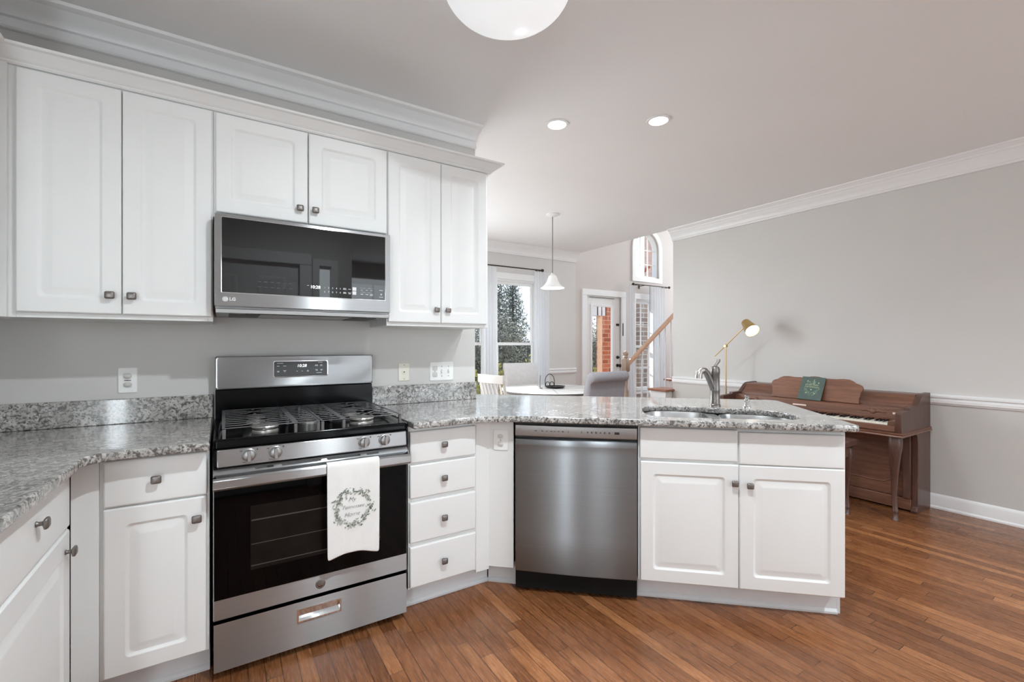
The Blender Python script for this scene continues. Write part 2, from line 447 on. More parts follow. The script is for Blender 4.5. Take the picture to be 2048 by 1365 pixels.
def sweep(mb, path, prof, side=1):
    """profile (out, z) swept along a plan path with mitred corners; out points to the right of the path times side"""
    P = [Vector((p[0], p[1])) for p in path]; L = []
    for i, p in enumerate(P):
        d0 = (P[i]-P[i-1]).normalized() if i > 0 else None
        d1 = (P[i+1]-P[i]).normalized() if i < len(P)-1 else None
        nrm = lambda d: Vector((d.y, -d.x))*side
        if d0 is None: m = nrm(d1)
        elif d1 is None: m = nrm(d0)
        else:
            a, b = nrm(d0), nrm(d1); m = (a+b).normalized(); m = m/max(0.2, m.dot(a))
        L.append([(p.x+m.x*o, p.y+m.y*o, z) for o, z in prof])
    return mb.loops(L)

# ------------------------------------------------------------------ structure
CEIL = 2.68
XW, YF = 4.727, 2.75            # piano wall, far wall with door and windows
struct(MB().box(-1.2, 9.3, -6.4, 2.95, -0.12, 0.0).build('floor', 'floor'))
struct(MB().prism([(-1.2, -6.4), (4.93, -6.4), (4.93, 1.0), (4.65, 1.0), (4.65, 2.95), (-1.2, 2.95)], 'z', CEIL, CEIL+0.22).build('ceiling', 'ceiling'))
struct(MB().box(4.55, 9.3, -0.4, 2.95, 5.2, 5.35).build('ceiling_stair_hall', 'ceiling'))
struct(MB().box(-1.15, -1.01, -3.17, 0.12, 0, CEIL).build('wall_left', 'wall'))
struct(MB().box(-1.01, 1.447, 0.0, 0.12, 0, CEIL).build('wall_back', 'wall'))
struct(MB().box(0.3, 0.42, 0.12, YF, 0, CEIL).build('wall_dining_side', 'wall'))
struct(MB().box(XW, XW+0.14, -6.3, 1.0, 0, CEIL+0.02).build('wall_right', 'wall'))
struct(MB().box(XW+0.001, XW+0.14, -6.3, 1.0, CEIL+0.22, 5.2).build('wall_right_upper', 'wall'))
struct(MB().box(4.56, 4.65, 1.0, YF, CEIL+0.22, 5.2).build('wall_header', 'wall_mauve'))
struct(MB().box(4.867, 9.2, -0.4, -0.28, 0, 5.2).build('wall_stair_side', 'wall_mauve'))
for a_ in ((-0.28, 0.2, 0, 5.2), (2.4, YF, 0, 5.2), (0.2, 2.4, 0, 1.5), (0.2, 2.4, 4.5, 5.2)):  # gap left out of view for the added hall area light
    struct(MB().box(9.08, 9.2, *a_).build('wall_stair_end', 'wall_mauve'))
def xz_wall(name, mat, outer, holes, y, thick):
    me = curve_plate(outer, holes, thick)
    for v in me.vertices: v.co = (v.co.x, y+thick/2-v.co.z, v.co.y)
    return struct(finish(name, me, mat, smooth=0))
def rect(x0, x1, z0, z1): return [(x0, z0), (x1, z0), (x1, z1), (x0, z1)]
def arch(x0, x1, z0, z1, n=14):
    r = (x1-x0)/2; c = (x0+x1)/2
    return [(x0, z0), (x1, z0)]+[(c+r*math.cos(PI*k/n), z1-r+r*math.sin(PI*k/n)) for k in range(n+1)]
WIN = dict(w0=(0.48, 2.12, 0.45, 2.13), w1=(2.46, 3.09, 0.45, 2.20), w2=(3.225, 3.93, 0.45, 2.20), w3=(5.96, 6.47, 0.47, 2.06), w4=(5.955, 6.565, 2.43, 3.24))
DOOR = (4.86, 5.64, 0.0, 2.07)
xz_wall('wall_far', 'wall', rect(-1.2, 4.65, 0, 2.9), [rect(*WIN['w0']), rect(*WIN['w1']), rect(*WIN['w2'])], YF, 0.16)
xz_wall('wall_far_hall', 'wall_mauve', rect(4.65, 9.3, 0, 5.3), [rect(*DOOR), rect(*WIN['w3']), arch(*WIN['w4'])], YF, 0.16)
# the wall the photographer stands against: panelled entrance door between two sidelights
SIDE = ((-0.90, -0.74, 0.3, 2.08), (0.84, 0.98, 0.3, 2.08)); DOOR2 = (-0.22, 0.68, 0.0, 2.07)
xz_wall('wall_front', 'wall', rect(-1.15, 1.17, 0, CEIL), [rect(*s_) for s_ in SIDE]+[rect(*DOOR2)], -3.17, 0.12)
struct(MB().box(1.05, 1.17, -6.3, -3.17, 0, CEIL).build('wall_living_side', 'wall'))
BW = ((1.65, 2.85, 0.45, 2.35), (3.15, 4.35, 0.45, 2.35))
xz_wall('wall_living_end', 'wall', rect(1.05, 4.87, 0, CEIL), [rect(*w) for w in BW], -6.3, 0.14)

# mouldings
CROWN = [(0, 2.545), (0.018, 2.548), (0.020, 2.560), (0.027, 2.566), (0.030, 2.580), (0.042, 2.604), (0.062, 2.626), (0.066, 2.634), (0.074, 2.638), (0.080, 2.650), (0.100, 2.662), (0.106, 2.668), (0.116, 2.669), (0.120, 2.6795), (0, 2.6795)]
def trim(name, path, prof, mat='trim', side=1):
    return struct(sweep(MB(), path, prof, side).build(name, mat, smooth=30))
CROWN_K = [(0, 2.563), (0.016, 2.564), (0.022, 2.571), (0.022, 2.580), (0.012, 2.584), (0.012, 2.610), (0.030, 2.611), (0.034, 2.622), (0.050, 2.640), (0.082, 2.654), (0.088, 2.660), (0.100, 2.662), (0.114, 2.668), (0.120, 2.6795), (0, 2.6795)]
trim('trim_1', [(-1.009, -0.002), (1.447, -0.002)], CROWN_K)                       # crown above the cooker wall
trim('trim_2', [(0.42, YF-0.002), (4.65, YF-0.002)], CROWN)                       # crown of the dining room
trim('trim_3', [(XW-0.002, 1.0), (XW-0.002, -6.28)], CROWN)                       # crown of the piano wall
RAIL = [(0, 0.808), (0.012, 0.808), (0.016, 0.818), (0.022, 0.822), (0.022, 0.842), (0.014, 0.850), (0.014, 0.858), (0.026, 0.864), (0.026, 0.876), (0.012, 0.884), (0, 0.888)]
trim('trim_4', [(XW-0.001, 1.0), (XW-0.001, -6.28)], RAIL)
RAILF = [(o, z+0.03) for o, z in RAIL]
trim('trim_5', [(3.995, YF-0.001), (4.65, YF-0.001)], RAILF)
BASEP = [(0, 0.0), (0.026, 0.0), (0.026, 0.012), (0.018, 0.022), (0.015, 0.088), (0.010, 0.104), (0.004, 0.112), (0, 0.112)]
trim('baseboard_right', [(XW-0.001, 1.0), (XW-0.001, -6.28)], BASEP)
trim('baseboard_far', [(0.42, YF-0.001), (4.78, YF-0.001)], BASEP)
# painted dado under the chair rail
struct(MB().box(XW-0.003, XW+0.01, -6.28, 0.999, 0.11, 0.81).build('wall_right_dado', 'wall_low'))

# ------------------------------------------------------------------ windows and doors
def sash_window(name, x0, x1, z0, z1, zm, y=YF, cols=1, rows=1, casing=0.09, sill=True):
    t = thing(name, None, None, ((x0+x1)/2, y, z0), kind='structure'); w = (x1-x0)/2; h = z1-z0
    f = MB()
    for a, b, c, d in ((-w, -w+0.03, 0, h), (w-0.03, w, 0, h), (-w+0.03, w-0.03, 0, 0.03), (-w+0.03, w-0.03, h-0.03, h)): f.box(a, b, 0.02, 0.14, c, d)
    f.build('window_frame', 'trim', t, bevel=0.003)
    if casing:
        c_ = MB()
        for a, b, c, d in ((-w-casing, -w+0.008, 0.001, h-0.0085), (w-0.008, w+casing, 0.001, h-0.0085), (-w-casing, w+casing, h-0.008, h+casing+0.02)): c_.box(a, b, -0.022, 0.004, c, d)
        c_.build('casing', 'trim', t, bevel=0.004)
    if sill: MB().box(-w-casing, w+casing, -0.05, 0.03, -0.035, 0.0).build('window_sill', 'trim', t, bevel=0.004)
    for nm, a, b, yy in (('lower_sash', 0.03, zm-z0+0.02, 0.05), ('upper_sash', zm-z0-0.02, h-0.03, 0.085)):
        s_ = MB(); ww = w-0.03
        for p, q, r, u in ((-ww, -ww+0.035, a, b), (ww-0.035, ww, a, b), (-ww+0.035, ww-0.035, a, a+0.04), (-ww+0.035, ww-0.035, b-0.04, b)): s_.box(p, q, yy, yy+0.03, r, u)
        for k in range(1, cols):
            xx = -ww+0.035+(2*ww-0.07)*k/cols; s_.box(xx-0.007, xx+0.007, yy+0.004, yy+0.026, a+0.04, b-0.04)
        for k in range(1, rows):
            zz = a+0.04+(b-a-0.08)*k/rows; s_.box(-ww+0.035, ww-0.035, yy+0.004, yy+0.026, zz-0.007, zz+0.007)
        so = s_.build(nm, 'trim', t, bevel=0.003)
        MB().box(-ww+0.03, ww-0.03, yy+0.013, yy+0.017, a+0.03, b-0.03).build('pane', 'pane', so, smooth=0)
    return t
sash_window('window_9', *WIN['w0'], 1.29)  # unseen window, added to carry the dining room fill light
sash_window('window_1', *WIN['w1'], 1.285, casing=0.06)
sash_window('window_2', *WIN['w2'], 1.285, casing=0.06)
sash_window('window_3', *WIN['w3'], 1.24, cols=2, rows=2, casing=0.07)
# arched transom window
t = thing('window_4', None, None, (6.26, YF, 2.43), kind='structure')
me = curve_plate(arch(-0.305, 0.305, 0, 0.81), [arch(-0.272, 0.272, 0.035, 0.775)], 0.1)
for v in me.vertices: v.co = (v.co.x, 0.07-v.co.z, v.co.y)
finish('window_frame', me, 'trim', t, smooth=0)
me = curve_plate(arch(-0.375, 0.375, -0.07, 0.88), [arch(-0.297, 0.297, 0.008, 0.802)], 0.024)
for v in me.vertices: v.co = (v.co.x, -0.010-v.co.z, v.co.y)
finish('casing', me, 'trim', t, smooth=0)
mu = MB()
for xx in (-0.09, 0.09): mu.box(xx-0.008, xx+0.008, 0.06, 0.08, 0.02, 0.76)
for zz in (0.25, 0.50): mu.box(-0.275, 0.275, 0.0605, 0.0795, zz-0.008, zz+0.008)
mu.build('muntins', 'trim', t)
me = curve_plate(arch(-0.28, 0.28, 0.03, 0.78), [], 0.004)
for v in me.vertices: v.co = (v.co.x, 0.07-v.co.z, v.co.y)
finish('pane', me, 'pane', t, smooth=0)

def casing_u(name, mat, t, w, h, cw=0.09, y0=-0.022, y1=0.004):
    c_ = MB()
    for a, b, c, d in ((-w-cw, -w+0.01, 0, h-0.0105), (w-0.01, w+cw, 0, h-0.0105), (-w-cw, w+cw, h-0.01, h+cw)): c_.box(a, b, y0, y1, c, d)
    return c_.build(name, mat, t, bevel=0.005)
dx = (DOOR[0]+DOOR[1])/2
t = thing('door_1', None, None, (dx, YF, 0), kind='structure')
casing_u('casing', 'trim', t, 0.39, 2.07, 0.085)
gx0, gx1, gz0, gz1 = 5.01-dx, 5.465-dx, 0.25, 1.895
d_ = MB()
for a, b, c, e in ((-0.385, gx0, 0.01, 2.06), (gx1, 0.385, 0.01, 2.06), (gx0, gx1, 0.01, gz0), (gx0, gx1, gz1, 2.06)): d_.box(a, b, 0.03, 0.075, c, e)
d_.build('door_slab', 'trim', t, bevel=0.003)
g_ = MB()
for a, b, c, e in ((gx0-0.03, gx0+0.006, gz0-0.03, gz1+0.03), (gx1-0.006, gx1+0.03, gz0-0.03, gz1+0.03), (gx0, gx1, gz1-0.006, gz1+0.03), (gx0, gx1, gz0-0.03, gz0+0.006)): g_.box(a, b, 0.018, 0.034, c, e)
g_.build('glazing_bead', 'trim', t, bevel=0.004)
MB().box(gx0, gx1, 0.05, 0.056, gz0, gz1).build('pane', 'pane', t, smooth=0)
kb = MB(); hx = 5.575-dx
kb.lathe([(0.028, 0.03), (0.028, 0.022), (0.012, 0.018), (0.012, -0.01), (0.026, -0.02), (0.028, -0.035), (0.018, -0.045)], (hx, 0, 0.93), 'y', 16)
kb.build('door_knob', 'dark_metal', t)
MB().lathe([(0.026, 0.03), (0.026, 0.012), (0.016, 0.008), (0.014, -0.008)], (hx, 0, 1.065), 'y', 16).build('deadbolt', 'dark_metal', t)
MB().box(hx-0.028, hx+0.028, 0.012, 0.03, 1.585, 1.625).build('door_chime_plate', 'dark_metal', t, bevel=0.003)
for zz in (0.4, 1.08, 1.80):
    MB().lathe([(0.009, zz-0.05), (0.009, zz+0.05)], (-0.386, 0.022, 0), 'z', 10).build('hinge', 'dark_metal', t)
MB().tube([(-0.31, 0.014, 2.035), (0.24, 0.014, 2.03)], 0.004, 6).build('weather_strip', 'dark_metal', t)
# alarm contact strip on the door jamb
MB().box(0.395, 0.405, -0.034, -0.022, 1.42, 1.63).build('alarm_contact', 'dark_metal', t, bevel=0.002)

def panel_door(parent, w, h, y0):
    b_ = MB().box(-w, w, y0, y0+0.04, 0.01, h)
    for px, pw in ((-w/2+0.02, w/2-0.10), (w/2-0.02, w/2-0.10)):
        for z0, z1 in ((0.22, 0.85), (1.0, 1.55), (1.68, 1.93)):
            L = []
            for ins, dy in ((0, 0.0), (0.012, 0.008), (0.035, 0.008), (0.055, -0.002)):
                L.append([(p[0], y0+0.039+dy*0.9, p[1]) for p in rect(px-pw+ins, px+pw-ins, z0+ins, z1-ins)])
            b_.loops(L, cap0=False)
    return b_.build('door_slab', 'trim', parent, bevel=0.003)
t = thing('door_2', None, None, (0.23, -3.17, 0), kind='structure')
panel_door(t, 0.445, 2.06, 0.05)
casing_u('casing', 'trim', t, 0.45, 2.07, 0.10, 0.118, 0.145)
MB().lathe([(0.028, 0.09), (0.012, 0.10), (0.012, 0.125), (0.027, 0.14), (0.028, 0.155), (0.016, 0.165)], (0.38, 0, 0.95), 'y', 16).build('door_knob', 'dark_metal', t)
for k, s_ in enumerate(SIDE):
    t = thing('window_%d' % (5+k), None, None, ((s_[0]+s_[1])/2, -3.17, s_[2]), kind='structure'); w = (s_[1]-s_[0])/2; h = s_[3]-s_[2]
    f = MB()
    for a, b, c, d in ((-w-0.05, -w+0.012, -0.05, h+0.05), (w-0.012, w+0.05, -0.05, h+0.05), (-w+0.012, w-0.012, h-0.012, h+0.05), (-w+0.012, w-0.012, -0.05, 0.012)): f.box(a, b, 0.118, 0.14, c, d)
    f.build('casing', 'trim', t)
    MB().box(-w, w, 0.05, 0.055, 0, h).build('pane', 'pane', t, smooth=0)
for k, s_ in enumerate(BW):
    t = thing('window_%d' % (7+k), None, None, ((s_[0]+s_[1])/2, -6.3, s_[2]), kind='structure'); w = (s_[1]-s_[0])/2; h = s_[3]-s_[2]
    f = MB()
    for a, b, c, d in ((-w-0.09, -w+0.03, -0.05, h+0.09), (w-0.03, w+0.09, -0.05, h+0.09), (-w, w, h-0.03, h+0.09), (-w, w, -0.05, 0.03), (-w, w, h/2-0.02, h/2+0.02), (-0.012, 0.012, 0, h)): f.box(a, b, 0.10, 0.165, c, d)
    f.build('casing', 'trim', t)
    MB().box(-w, w, 0.05, 0.055, 0, h).build('pane', 'pane', t, smooth=0)

# ------------------------------------------------------------------ kitchen cabinets
def slab_front(x0, x1, z0, z1, yf, th=0.02, panel=False, fw=0.058):
    """thermofoil door or drawer front seen from -y; yf is the front face"""
    Ls = [(0, th, 0.002), (0, 0.006, 0.003), (0.0015, 0.0025, 0.004), (0.005, 0.0, 0.004)]
    if panel:
        Ls += [(fw, 0.0, 0.014), (fw+0.003, 0.0022, 0.015), (fw+0.006, 0.0055, 0.016), (fw+0.010, 0.0078, 0.016), (fw+0.014, 0.0078, 0.014), (fw+0.037, 0.0012, 0.004), (fw+0.042, 0.0006, 0.003)]
    else:
        Ls += [(0.012, -0.0006, 0.004)]
    L = [[(p[0], yf+dy, p[1]) for p in rrect(x0+i, x1-i, z0+i, z1-i, r, 3)] for i, dy, r in Ls]
    return MB().loops(L)
KNOB = [(0.0062, 0.0), (0.0085, -0.002), (0.0062, -0.005), (0.0055, -0.012), (0.008, -0.017)]
def add_knob(parent, x, z, yf):
    k = MB().lathe(KNOB, (x, yf, z), 'y', 14)
    L = []
    for sc, y in ((0.5, -0.0155), (0.96, -0.019), (1.0, -0.022), (0.93, -0.0255), (0.6, -0.028), (0.2, -0.0285)):
        L.append([(x+p[0]*sc, yf+y, z+p[1]*sc) for p in rrect(-0.0155, 0.0155, -0.0145, 0.0145, 0.006, 4)])
    k.loops(L)
    return k.build('knob', 'knob', parent, smooth=50)
def add_front(parent, name, x0, x1, z0, z1, yf, panel=False, knob=None, fw=0.058):
    f = slab_front(x0, x1, z0, z1, yf, panel=panel, fw=fw).build(name, 'cab', parent, smooth=25)
    if knob: add_knob(f, knob[0], knob[1], yf)
    return f
def carcass(parent, w0, w1, depth, z0, z1, rails, stiles, open_top=False):
    """face frame plus sides, bottom and back, frame front at y=0"""
    c = MB()
    c.box(w0, w0+0.016, 0.018, depth, z0, z1); c.box(w1-0.016, w1, 0.018, depth, z0, z1)
    c.box(w0+0.016, w1-0.016, 0.018, depth, z0, z0+0.016); c.box(w0+0.016, w1-0.016, depth-0.012, depth, z0+0.016, z1)
    if not open_top: c.box(w0+0.016, w1-0.016, 0.018, depth-0.012, z1-0.016, z1)
    st = sorted(stiles)
    for a, b in st: c.box(a, b, 0.0, 0.0179, z0, z1)
    for (p, q), (r, u) in zip(st, st[1:]):
        for a, b in rails: c.box(q, r, 0.0002, 0.0177, a, b)
    return c.build('carcass', 'cab', parent, bevel=0.0008, seg=1)
def toe(parent, w0, w1, y=0.075, h=0.115):
    m = MB().box(w0, w1, y, y+0.016, 0.0, h)
    m.prism([(y, 0.0), (y-0.012, 0.0), (y-0.012, 0.010), (y-0.004, 0.020), (y, 0.022)], 'x', w0, w1)
    return m.build('toe_kick', 'toe', parent, bevel=0.001)
YB, YD_ = -0.615, -0.02         # base frame plane; door fronts stand 20 mm proud of it
G = 'white raised panel kitchen cabinets'
# base cabinet left of the cooker
t = thing('base_cabinet', 'white base cabinet left of the cooker, one drawer above one raised panel door', 'cabinet', (0, YB, 0), 0, G)
carcass(t, -0.324, -0.010, 0.60, 0.115, 0.884, ((0.115, 0.13), (0.70, 0.715), (0.864, 0.884)), ((-0.324, -0.306), (-0.026, -0.010)))
add_front(t, 'drawer', -0.312, -0.019, 0.710, 0.869, YD_, knob=(-0.167, 0.792))
add_front(t, 'door', -0.312, -0.019, 0.123, 0.704, YD_, True, (-0.049, 0.628))
toe(t, -0.40, -0.010)
MB().box(-0.397, -0.325, 0.0, 0.018, 0.10, 0.884).build('filler', 'cab', t, bevel=0.001)
# base cabinet on the left wall
t = thing('base_cabinet', 'white base cabinet nearest the camera on the left wall, its knobs seen side on', 'cabinet', (-0.405, -1.0, 0), PI/2, G)
carcass(t, -0.345, 0.330, 0.59, 0.115, 0.884, ((0.115, 0.13), (0.66, 0.69), (0.864, 0.884)), ((-0.345, -0.32), (0.30, 0.330)))
add_front(t, 'drawer', -0.330, 0.321, 0.684, 0.869, YD_, knob=(-0.003, 0.795))
add_front(t, 'door', -0.330, 0.321, 0.123, 0.676, YD_, True, (0.267, 0.618), fw=0.07)
toe(t, -0.345, 0.33)
MB().box(0.331, 0.384, 0.0, 0.018, 0.10, 0.884).build('filler', 'cab', t, bevel=0.001)
# four drawer cabinet right of the cooker
t = thing('base_cabinet', 'white four drawer base cabinet between the cooker and the angled corner panel', 'cabinet', (0, YB, 0), 0, G)
carcass(t, 0.768, 1.128, 0.60, 0.115, 0.884, ((0.115, 0.13), (0.31, 0.345), (0.518, 0.555), (0.692, 0.722), (0.85, 0.884)), ((0.768, 0.784), (1.112, 1.128)))
for z0, z1 in ((0.712, 0.860), (0.545, 0.702), (0.336, 0.526), (0.126, 0.318)):
    add_front(t, 'drawer', 0.772, 1.119, z0, z1, YD_, knob=(0.938, (z0+z1)/2+0.002))
toe(t, 0.768, 1.237)
MB().box(1.1285, 1.205, 0.0, 0.018, 0.10, 0.884).build('filler', 'cab', t, bevel=0.001)

# peninsula: local x runs along its front, -y faces the kitchen
PA = -0.7455; PO = (1.1995, -0.6099, 0)
pc, ps = math.cos(PA), math.sin(PA)
def pen(tt, off):                # off is measured from the frame plane towards the kitchen
    return (PO[0]+tt*pc+off*ps, PO[1]+tt*ps-off*pc)
t = thing('corner_panel', 'narrow white corner panel with an outlet, left of the dishwasher', 'cabinet', PO, PA)
MB().box(0.004, 0.138, 0.0, 0.018, 0.115, 0.884).build('panel', 'cab', t, bevel=0.001)
toe(t, -0.014, 0.138)
t = thing('sink_base_cabinet', 'wide white sink base cabinet right of the dishwasher, two doors under two blank fronts', 'cabinet', PO, PA, G)
carcass(t, 0.760, 1.675, 0.60, 0.115, 0.868, ((0.115, 0.13), (0.70, 0.722), (0.852, 0.868)), ((0.760, 0.775), (1.20, 1.235), (1.655, 1.675)), open_top=True)
box('counter_support', 'cab', t, 0.76, 1.675, 0.002, 0.016, 0.868, 0.884)
add_front(t, 'false_front', 0.767, 1.213, 0.716, 0.867, YD_)
add_front(t, 'false_front', 1.220, 1.666, 0.706, 0.858, YD_)
add_front(t, 'door', 0.769, 1.2165, 0.120, 0.703, YD_, True, (1.196, 0.620), fw=0.060)
add_front(t, 'door', 1.2205, 1.667, 0.120, 0.703, YD_, True, (1.262, 0.613), fw=0.060)
toe(t, 0.760, 1.675)
MB().box(1.6755, 1.690, 0.076, 0.60, 0.0, 0.115).build('toe_kick', 'toe', t)
t = thing('peninsula_back_panel', 'white panel closing the dining side of the peninsula', 'cabinet', PO, PA)
MB().box(-0.25, 1.675, 0.602, 0.62, 0.0, 0.884).build('panel', 'cab', t)

# wall cabinets
UY = -0.325
def wall_cab(label, x0, x1, z0, z1, doors, side_kn):
    t = thing('wall_cabinet', label, 'cabinet', (0, UY, 0), 0, G)
    carcass(t, x0, x1, -UY-0.002, z0, z1, ((z0, z0+0.03), (z1-0.03, z1)), ((x0, -0.602 if x0 < -0.5 else x0+0.02), (x1-0.02, x1)))
    for k, (a, b) in enumerate(doors):
        add_front(t, 'door', a, b, z0+0.019, 2.276, YD_, True, (side_kn[k], z0+0.019+(0.073 if z0 < 1.6 else 0.063)), fw=0.056)
    return t
wall_cab('tall white wall cabinet left of the microwave, two raised panel doors', -0.684, -0.003, 1.370, 2.30, ((-0.5995, -0.3062), (-0.3032, -0.0065)), (-0.338, -0.272))
wall_cab('short white wall cabinet above the microwave, two square raised panel doors', -0.002, 0.754, 1.826, 2.30, ((0.006, 0.3735), (0.3775, 0.751)), (0.337, 0.404))
wall_cab('narrow white wall cabinet right of the microwave, two slim raised panel doors', 0.755, 1.360, 1.370, 2.30, ((0.7585, 1.0535), (1.0565, 1.3445)), (1.022, 1.089))
MB().box(-0.684, -0.622, UY-0.014, UY-0.0002, 1.370, 2.283).build('filler', 'cab', bpy.data.objects['wall_cabinet'], bevel=0.001).location = (0, -UY, 0)
t = thing('wall_cabinet', 'white wall cabinet edge on the left wall at the left border of the photo', 'cabinet', (-0.685, -0.80, 0), PI/2, G)
carcass(t, -0.40, 0.474, 0.322, 1.370, 2.30, ((1.370, 1.40), (2.27, 2.30)), ((-0.40, -0.38), (0.42, 0.474)))
add_front(t, 'door', -0.392, 0.02, 1.389, 2.276, YD_, True, (-0.005, 1.462))
add_front(t, 'door', 0.023, 0.415, 1.389, 2.276, YD_, True, (0.05, 1.462))
CABCROWN = [(0, 2.283), (0.012, 2.283), (0.018, 2.289), (0.018, 2.293), (0.026, 2.297), (0.030, 2.302), (0.040, 2.312), (0.054, 2.322), (0.058, 2.326), (0.072, 2.329), (0.074, 2.338), (0, 2.338)]
m = sweep(MB(), [(-0.6845, -1.2), (-0.6845, UY-0.0005), (1.3605, UY-0.0005), (1.3605, -0.002)], CABCROWN)
tag(m.build('cabinet_crown', 'cab', smooth=30), 'white crown moulding along the top of the wall cabinets', 'moulding')

# ------------------------------------------------------------------ worktops
ZC = 0.914; TH = 0.03
def worktop(name, label, outer, holes=()):
    t = thing(name, label, 'worktop', (outer[0][0], outer[0][1], ZC-TH))
    me = curve_plate(outer, holes, TH, 0.006)
    for v in me.vertices: v.co = (v.co.x-outer[0][0], v.co.y-outer[0][1], v.co.z+TH/2)
    finish('slab', me, 'granite', t, smooth=30)
    return t
def arc(cx_, cy_, r, a0, a1, n=8):
    return [(cx_+r*math.cos(math.radians(a0+(a1-a0)*k/n)), cy_+r*math.sin(math.radians(a0+(a1-a0)*k/n))) for k in range(n+1)]
left = [(-1.008, -0.002), (-1.008, -1.9), (-0.350, -1.9), (-0.350, -1.5), (-0.342, -1.1), (-0.338, -0.80)]
left += arc(-0.262, -0.782, 0.078, 168, 96, 6)+[(-0.20, -0.7005), (-0.008, -0.7005), (-0.008, -0.002)]
t = worktop('worktop', 'speckled grey granite worktop left of the cooker, wrapping the left corner', left)
def wbox(par, nm, a): return MB().box(*a).build(nm, 'granite', par, bevel=0.003)
ox, oy = left[0]; zb = TH+0.0002; hb = 1.026-ZC+TH
wbox(t, 'backsplash', (-1.008-ox, -0.008-ox, -0.022-oy, -0.002-oy, zb, hb))
wbox(t, 'backsplash', (-1.008-ox, -0.988-ox, -1.9-oy, -0.0225-oy, zb, hb))
fl = 0.079
right = [(0.764, -0.002), (0.764, -0.7005), (1.02, -0.7005)]
# soft inner corner between the cooker run and the peninsula
p0 = Vector((1.02, -0.7005)); p1 = Vector((1.137, -0.7005)); p2 = Vector(pen(0.20, fl))
for k in range(1, 9):
    u = k/8; q = p0*(1-u)**2+p1*2*u*(1-u)+p2*u*u; right.append((q.x, q.y))
def pcorner(tt, off, r, a0, a1):
    cx_, cy_ = pen(tt, off)
    return [(cx_+r*math.cos(PA+math.radians(a0+(a1-a0)*k/5)), cy_+r*math.sin(PA+math.radians(a0+(a1-a0)*k/5))) for k in range(6)]
right += pcorner(1.70-0.02, fl-0.02, 0.02, -90, 0)+pcorner(1.70-0.06, -0.881+0.06, 0.06, 0, 90)
tb = -0.465
right += [pen(tb+0.012, -0.881), (1.452, pen(tb, -0.881)[1]), (1.452, -0.002)]
# cut-out of the sink: rounded, with the right rear corner swept back
so = [(0.815, -0.10), (0.835, -0.055), (0.88, -0.036), (0.95, -0.030), (1.15, -0.030), (1.40, -0.034), (1.47, -0.045), (1.525, -0.09), (1.545, -0.15), (1.545, -0.23), (1.52, -0.31), (1.465, -0.36), (1.38, -0.385), (1.27, -0.395), (1.20, -0.405), (1.13, -0.435), (1.05, -0.452), (0.95, -0.450), (0.87, -0.43), (0.825, -0.385), (0.808, -0.31), (0.806, -0.18)]
def smooth_poly(P, it=2):
    for _ in range(it):
        Q = []
        for i in range(len(P)):
            a, b_ = P[i], P[(i+1) % len(P)]
            Q += [(a[0]*.75+b_[0]*.25, a[1]*.75+b_[1]*.25), (a[0]*.25+b_[0]*.75, a[1]*.25+b_[1]*.75)]
        P = Q
    return P
so = smooth_poly(so, 2)
hole = [pen(a, b_) for a, b_ in so]
t = worktop('worktop', 'speckled granite worktop right of the cooker running out along the angled peninsula', right, [hole])
ox, oy = right[0]
wbox(t, 'backsplash', (0.764-ox, 1.4465-ox, -0.022-oy, -0.002-oy, zb, hb))

# double bowl sink hung under the cut-out
t = thing('sink', 'double bowl stainless steel undermount sink in the peninsula worktop', 'sink', (PO[0], PO[1], 0), PA)
def bowl(poly, nm):
    L = []
    cx_ = sum(p[0] for p in poly)/len(poly); cy_ = sum(p[1] for p in poly)/len(poly)
    for sc, z in ((1.04, 0.8825), (1.0, 0.8825), (0.985, 0.872), (0.965, 0.74), (0.93, 0.715), (0.80, 0.703), (0.25, 0.700)):
        L.append([(cx_+(p[0]-cx_)*sc, -(cy_+(p[1]-cy_)*sc), z) for p in poly])
    b_ = MB().loops(L, cap0=False).build(nm, 'steel_sink', t, smooth=50, solid=0.0012)
    MB().lathe([(0.045, 0.7025), (0.043, 0.706), (0.032, 0.705), (0.028, 0.702)], (cx_, -cy_, 0), 'z', 20).build('drain', 'chrome', b_)
bl_ = smooth_poly([(0.80, -0.02), (1.165, -0.02), (1.175, -0.41), (1.10, -0.455), (0.82, -0.46)], 3)
br_ = smooth_poly([(1.205, -0.02), (1.545, -0.02), (1.56, -0.33), (1.40, -0.40), (1.21, -0.405)], 3)
bowl(bl_, 'bowl'); bowl(br_, 'bowl')
MB().box(1.155, 1.215, 0.035, 0.43, 0.872, 0.8815).build('divider', 'steel_sink', t, bevel=0.004)

# tap and soap pump
fx, fy = 2.459, -1.075
t = thing('faucet', 'brushed nickel kitchen tap with pull-out spout behind the sink', 'faucet', (fx, fy, ZC))
m = MB().lathe([(0.031, 0.0), (0.031, 0.008), (0.0275, 0.012), (0.0275, 0.030), (0.026, 0.033), (0.026, 0.085), (0.0268, 0.088), (0.0268, 0.094), (0.026, 0.097), (0.0255, 0.185), (0.027, 0.188), (0.0265, 0.215), (0.022, 0.226), (0.012, 0.231)], n=28)
m.build('body', 'nickel', t, smooth=40)
dv = Vector((-0.963, 0.256)); dl = dv.normalized()
def dp(r, z): return (dl.x*r, dl.y*r, z)
pth = [(0.0, 0.078), (0.020, 0.118), (0.040, 0.160), (0.058, 0.192), (0.072, 0.206), (0.087, 0.208)]
MB().tube([dp(*p) for p in pth], [0.019, 0.019, 0.0185, 0.018, 0.0175, 0.017], 20).build('spout', 'nickel', t, smooth=50)
pth = [(0.084, 0.2085), (0.100, 0.205), (0.110, 0.194), (0.114, 0.180), (0.116, 0.162)]
MB().tube([dp(*p) for p in pth], [0.0172, 0.0182, 0.0190, 0.0198, 0.0210], 20).build('spray_head', 'nickel_light', t, smooth=50)
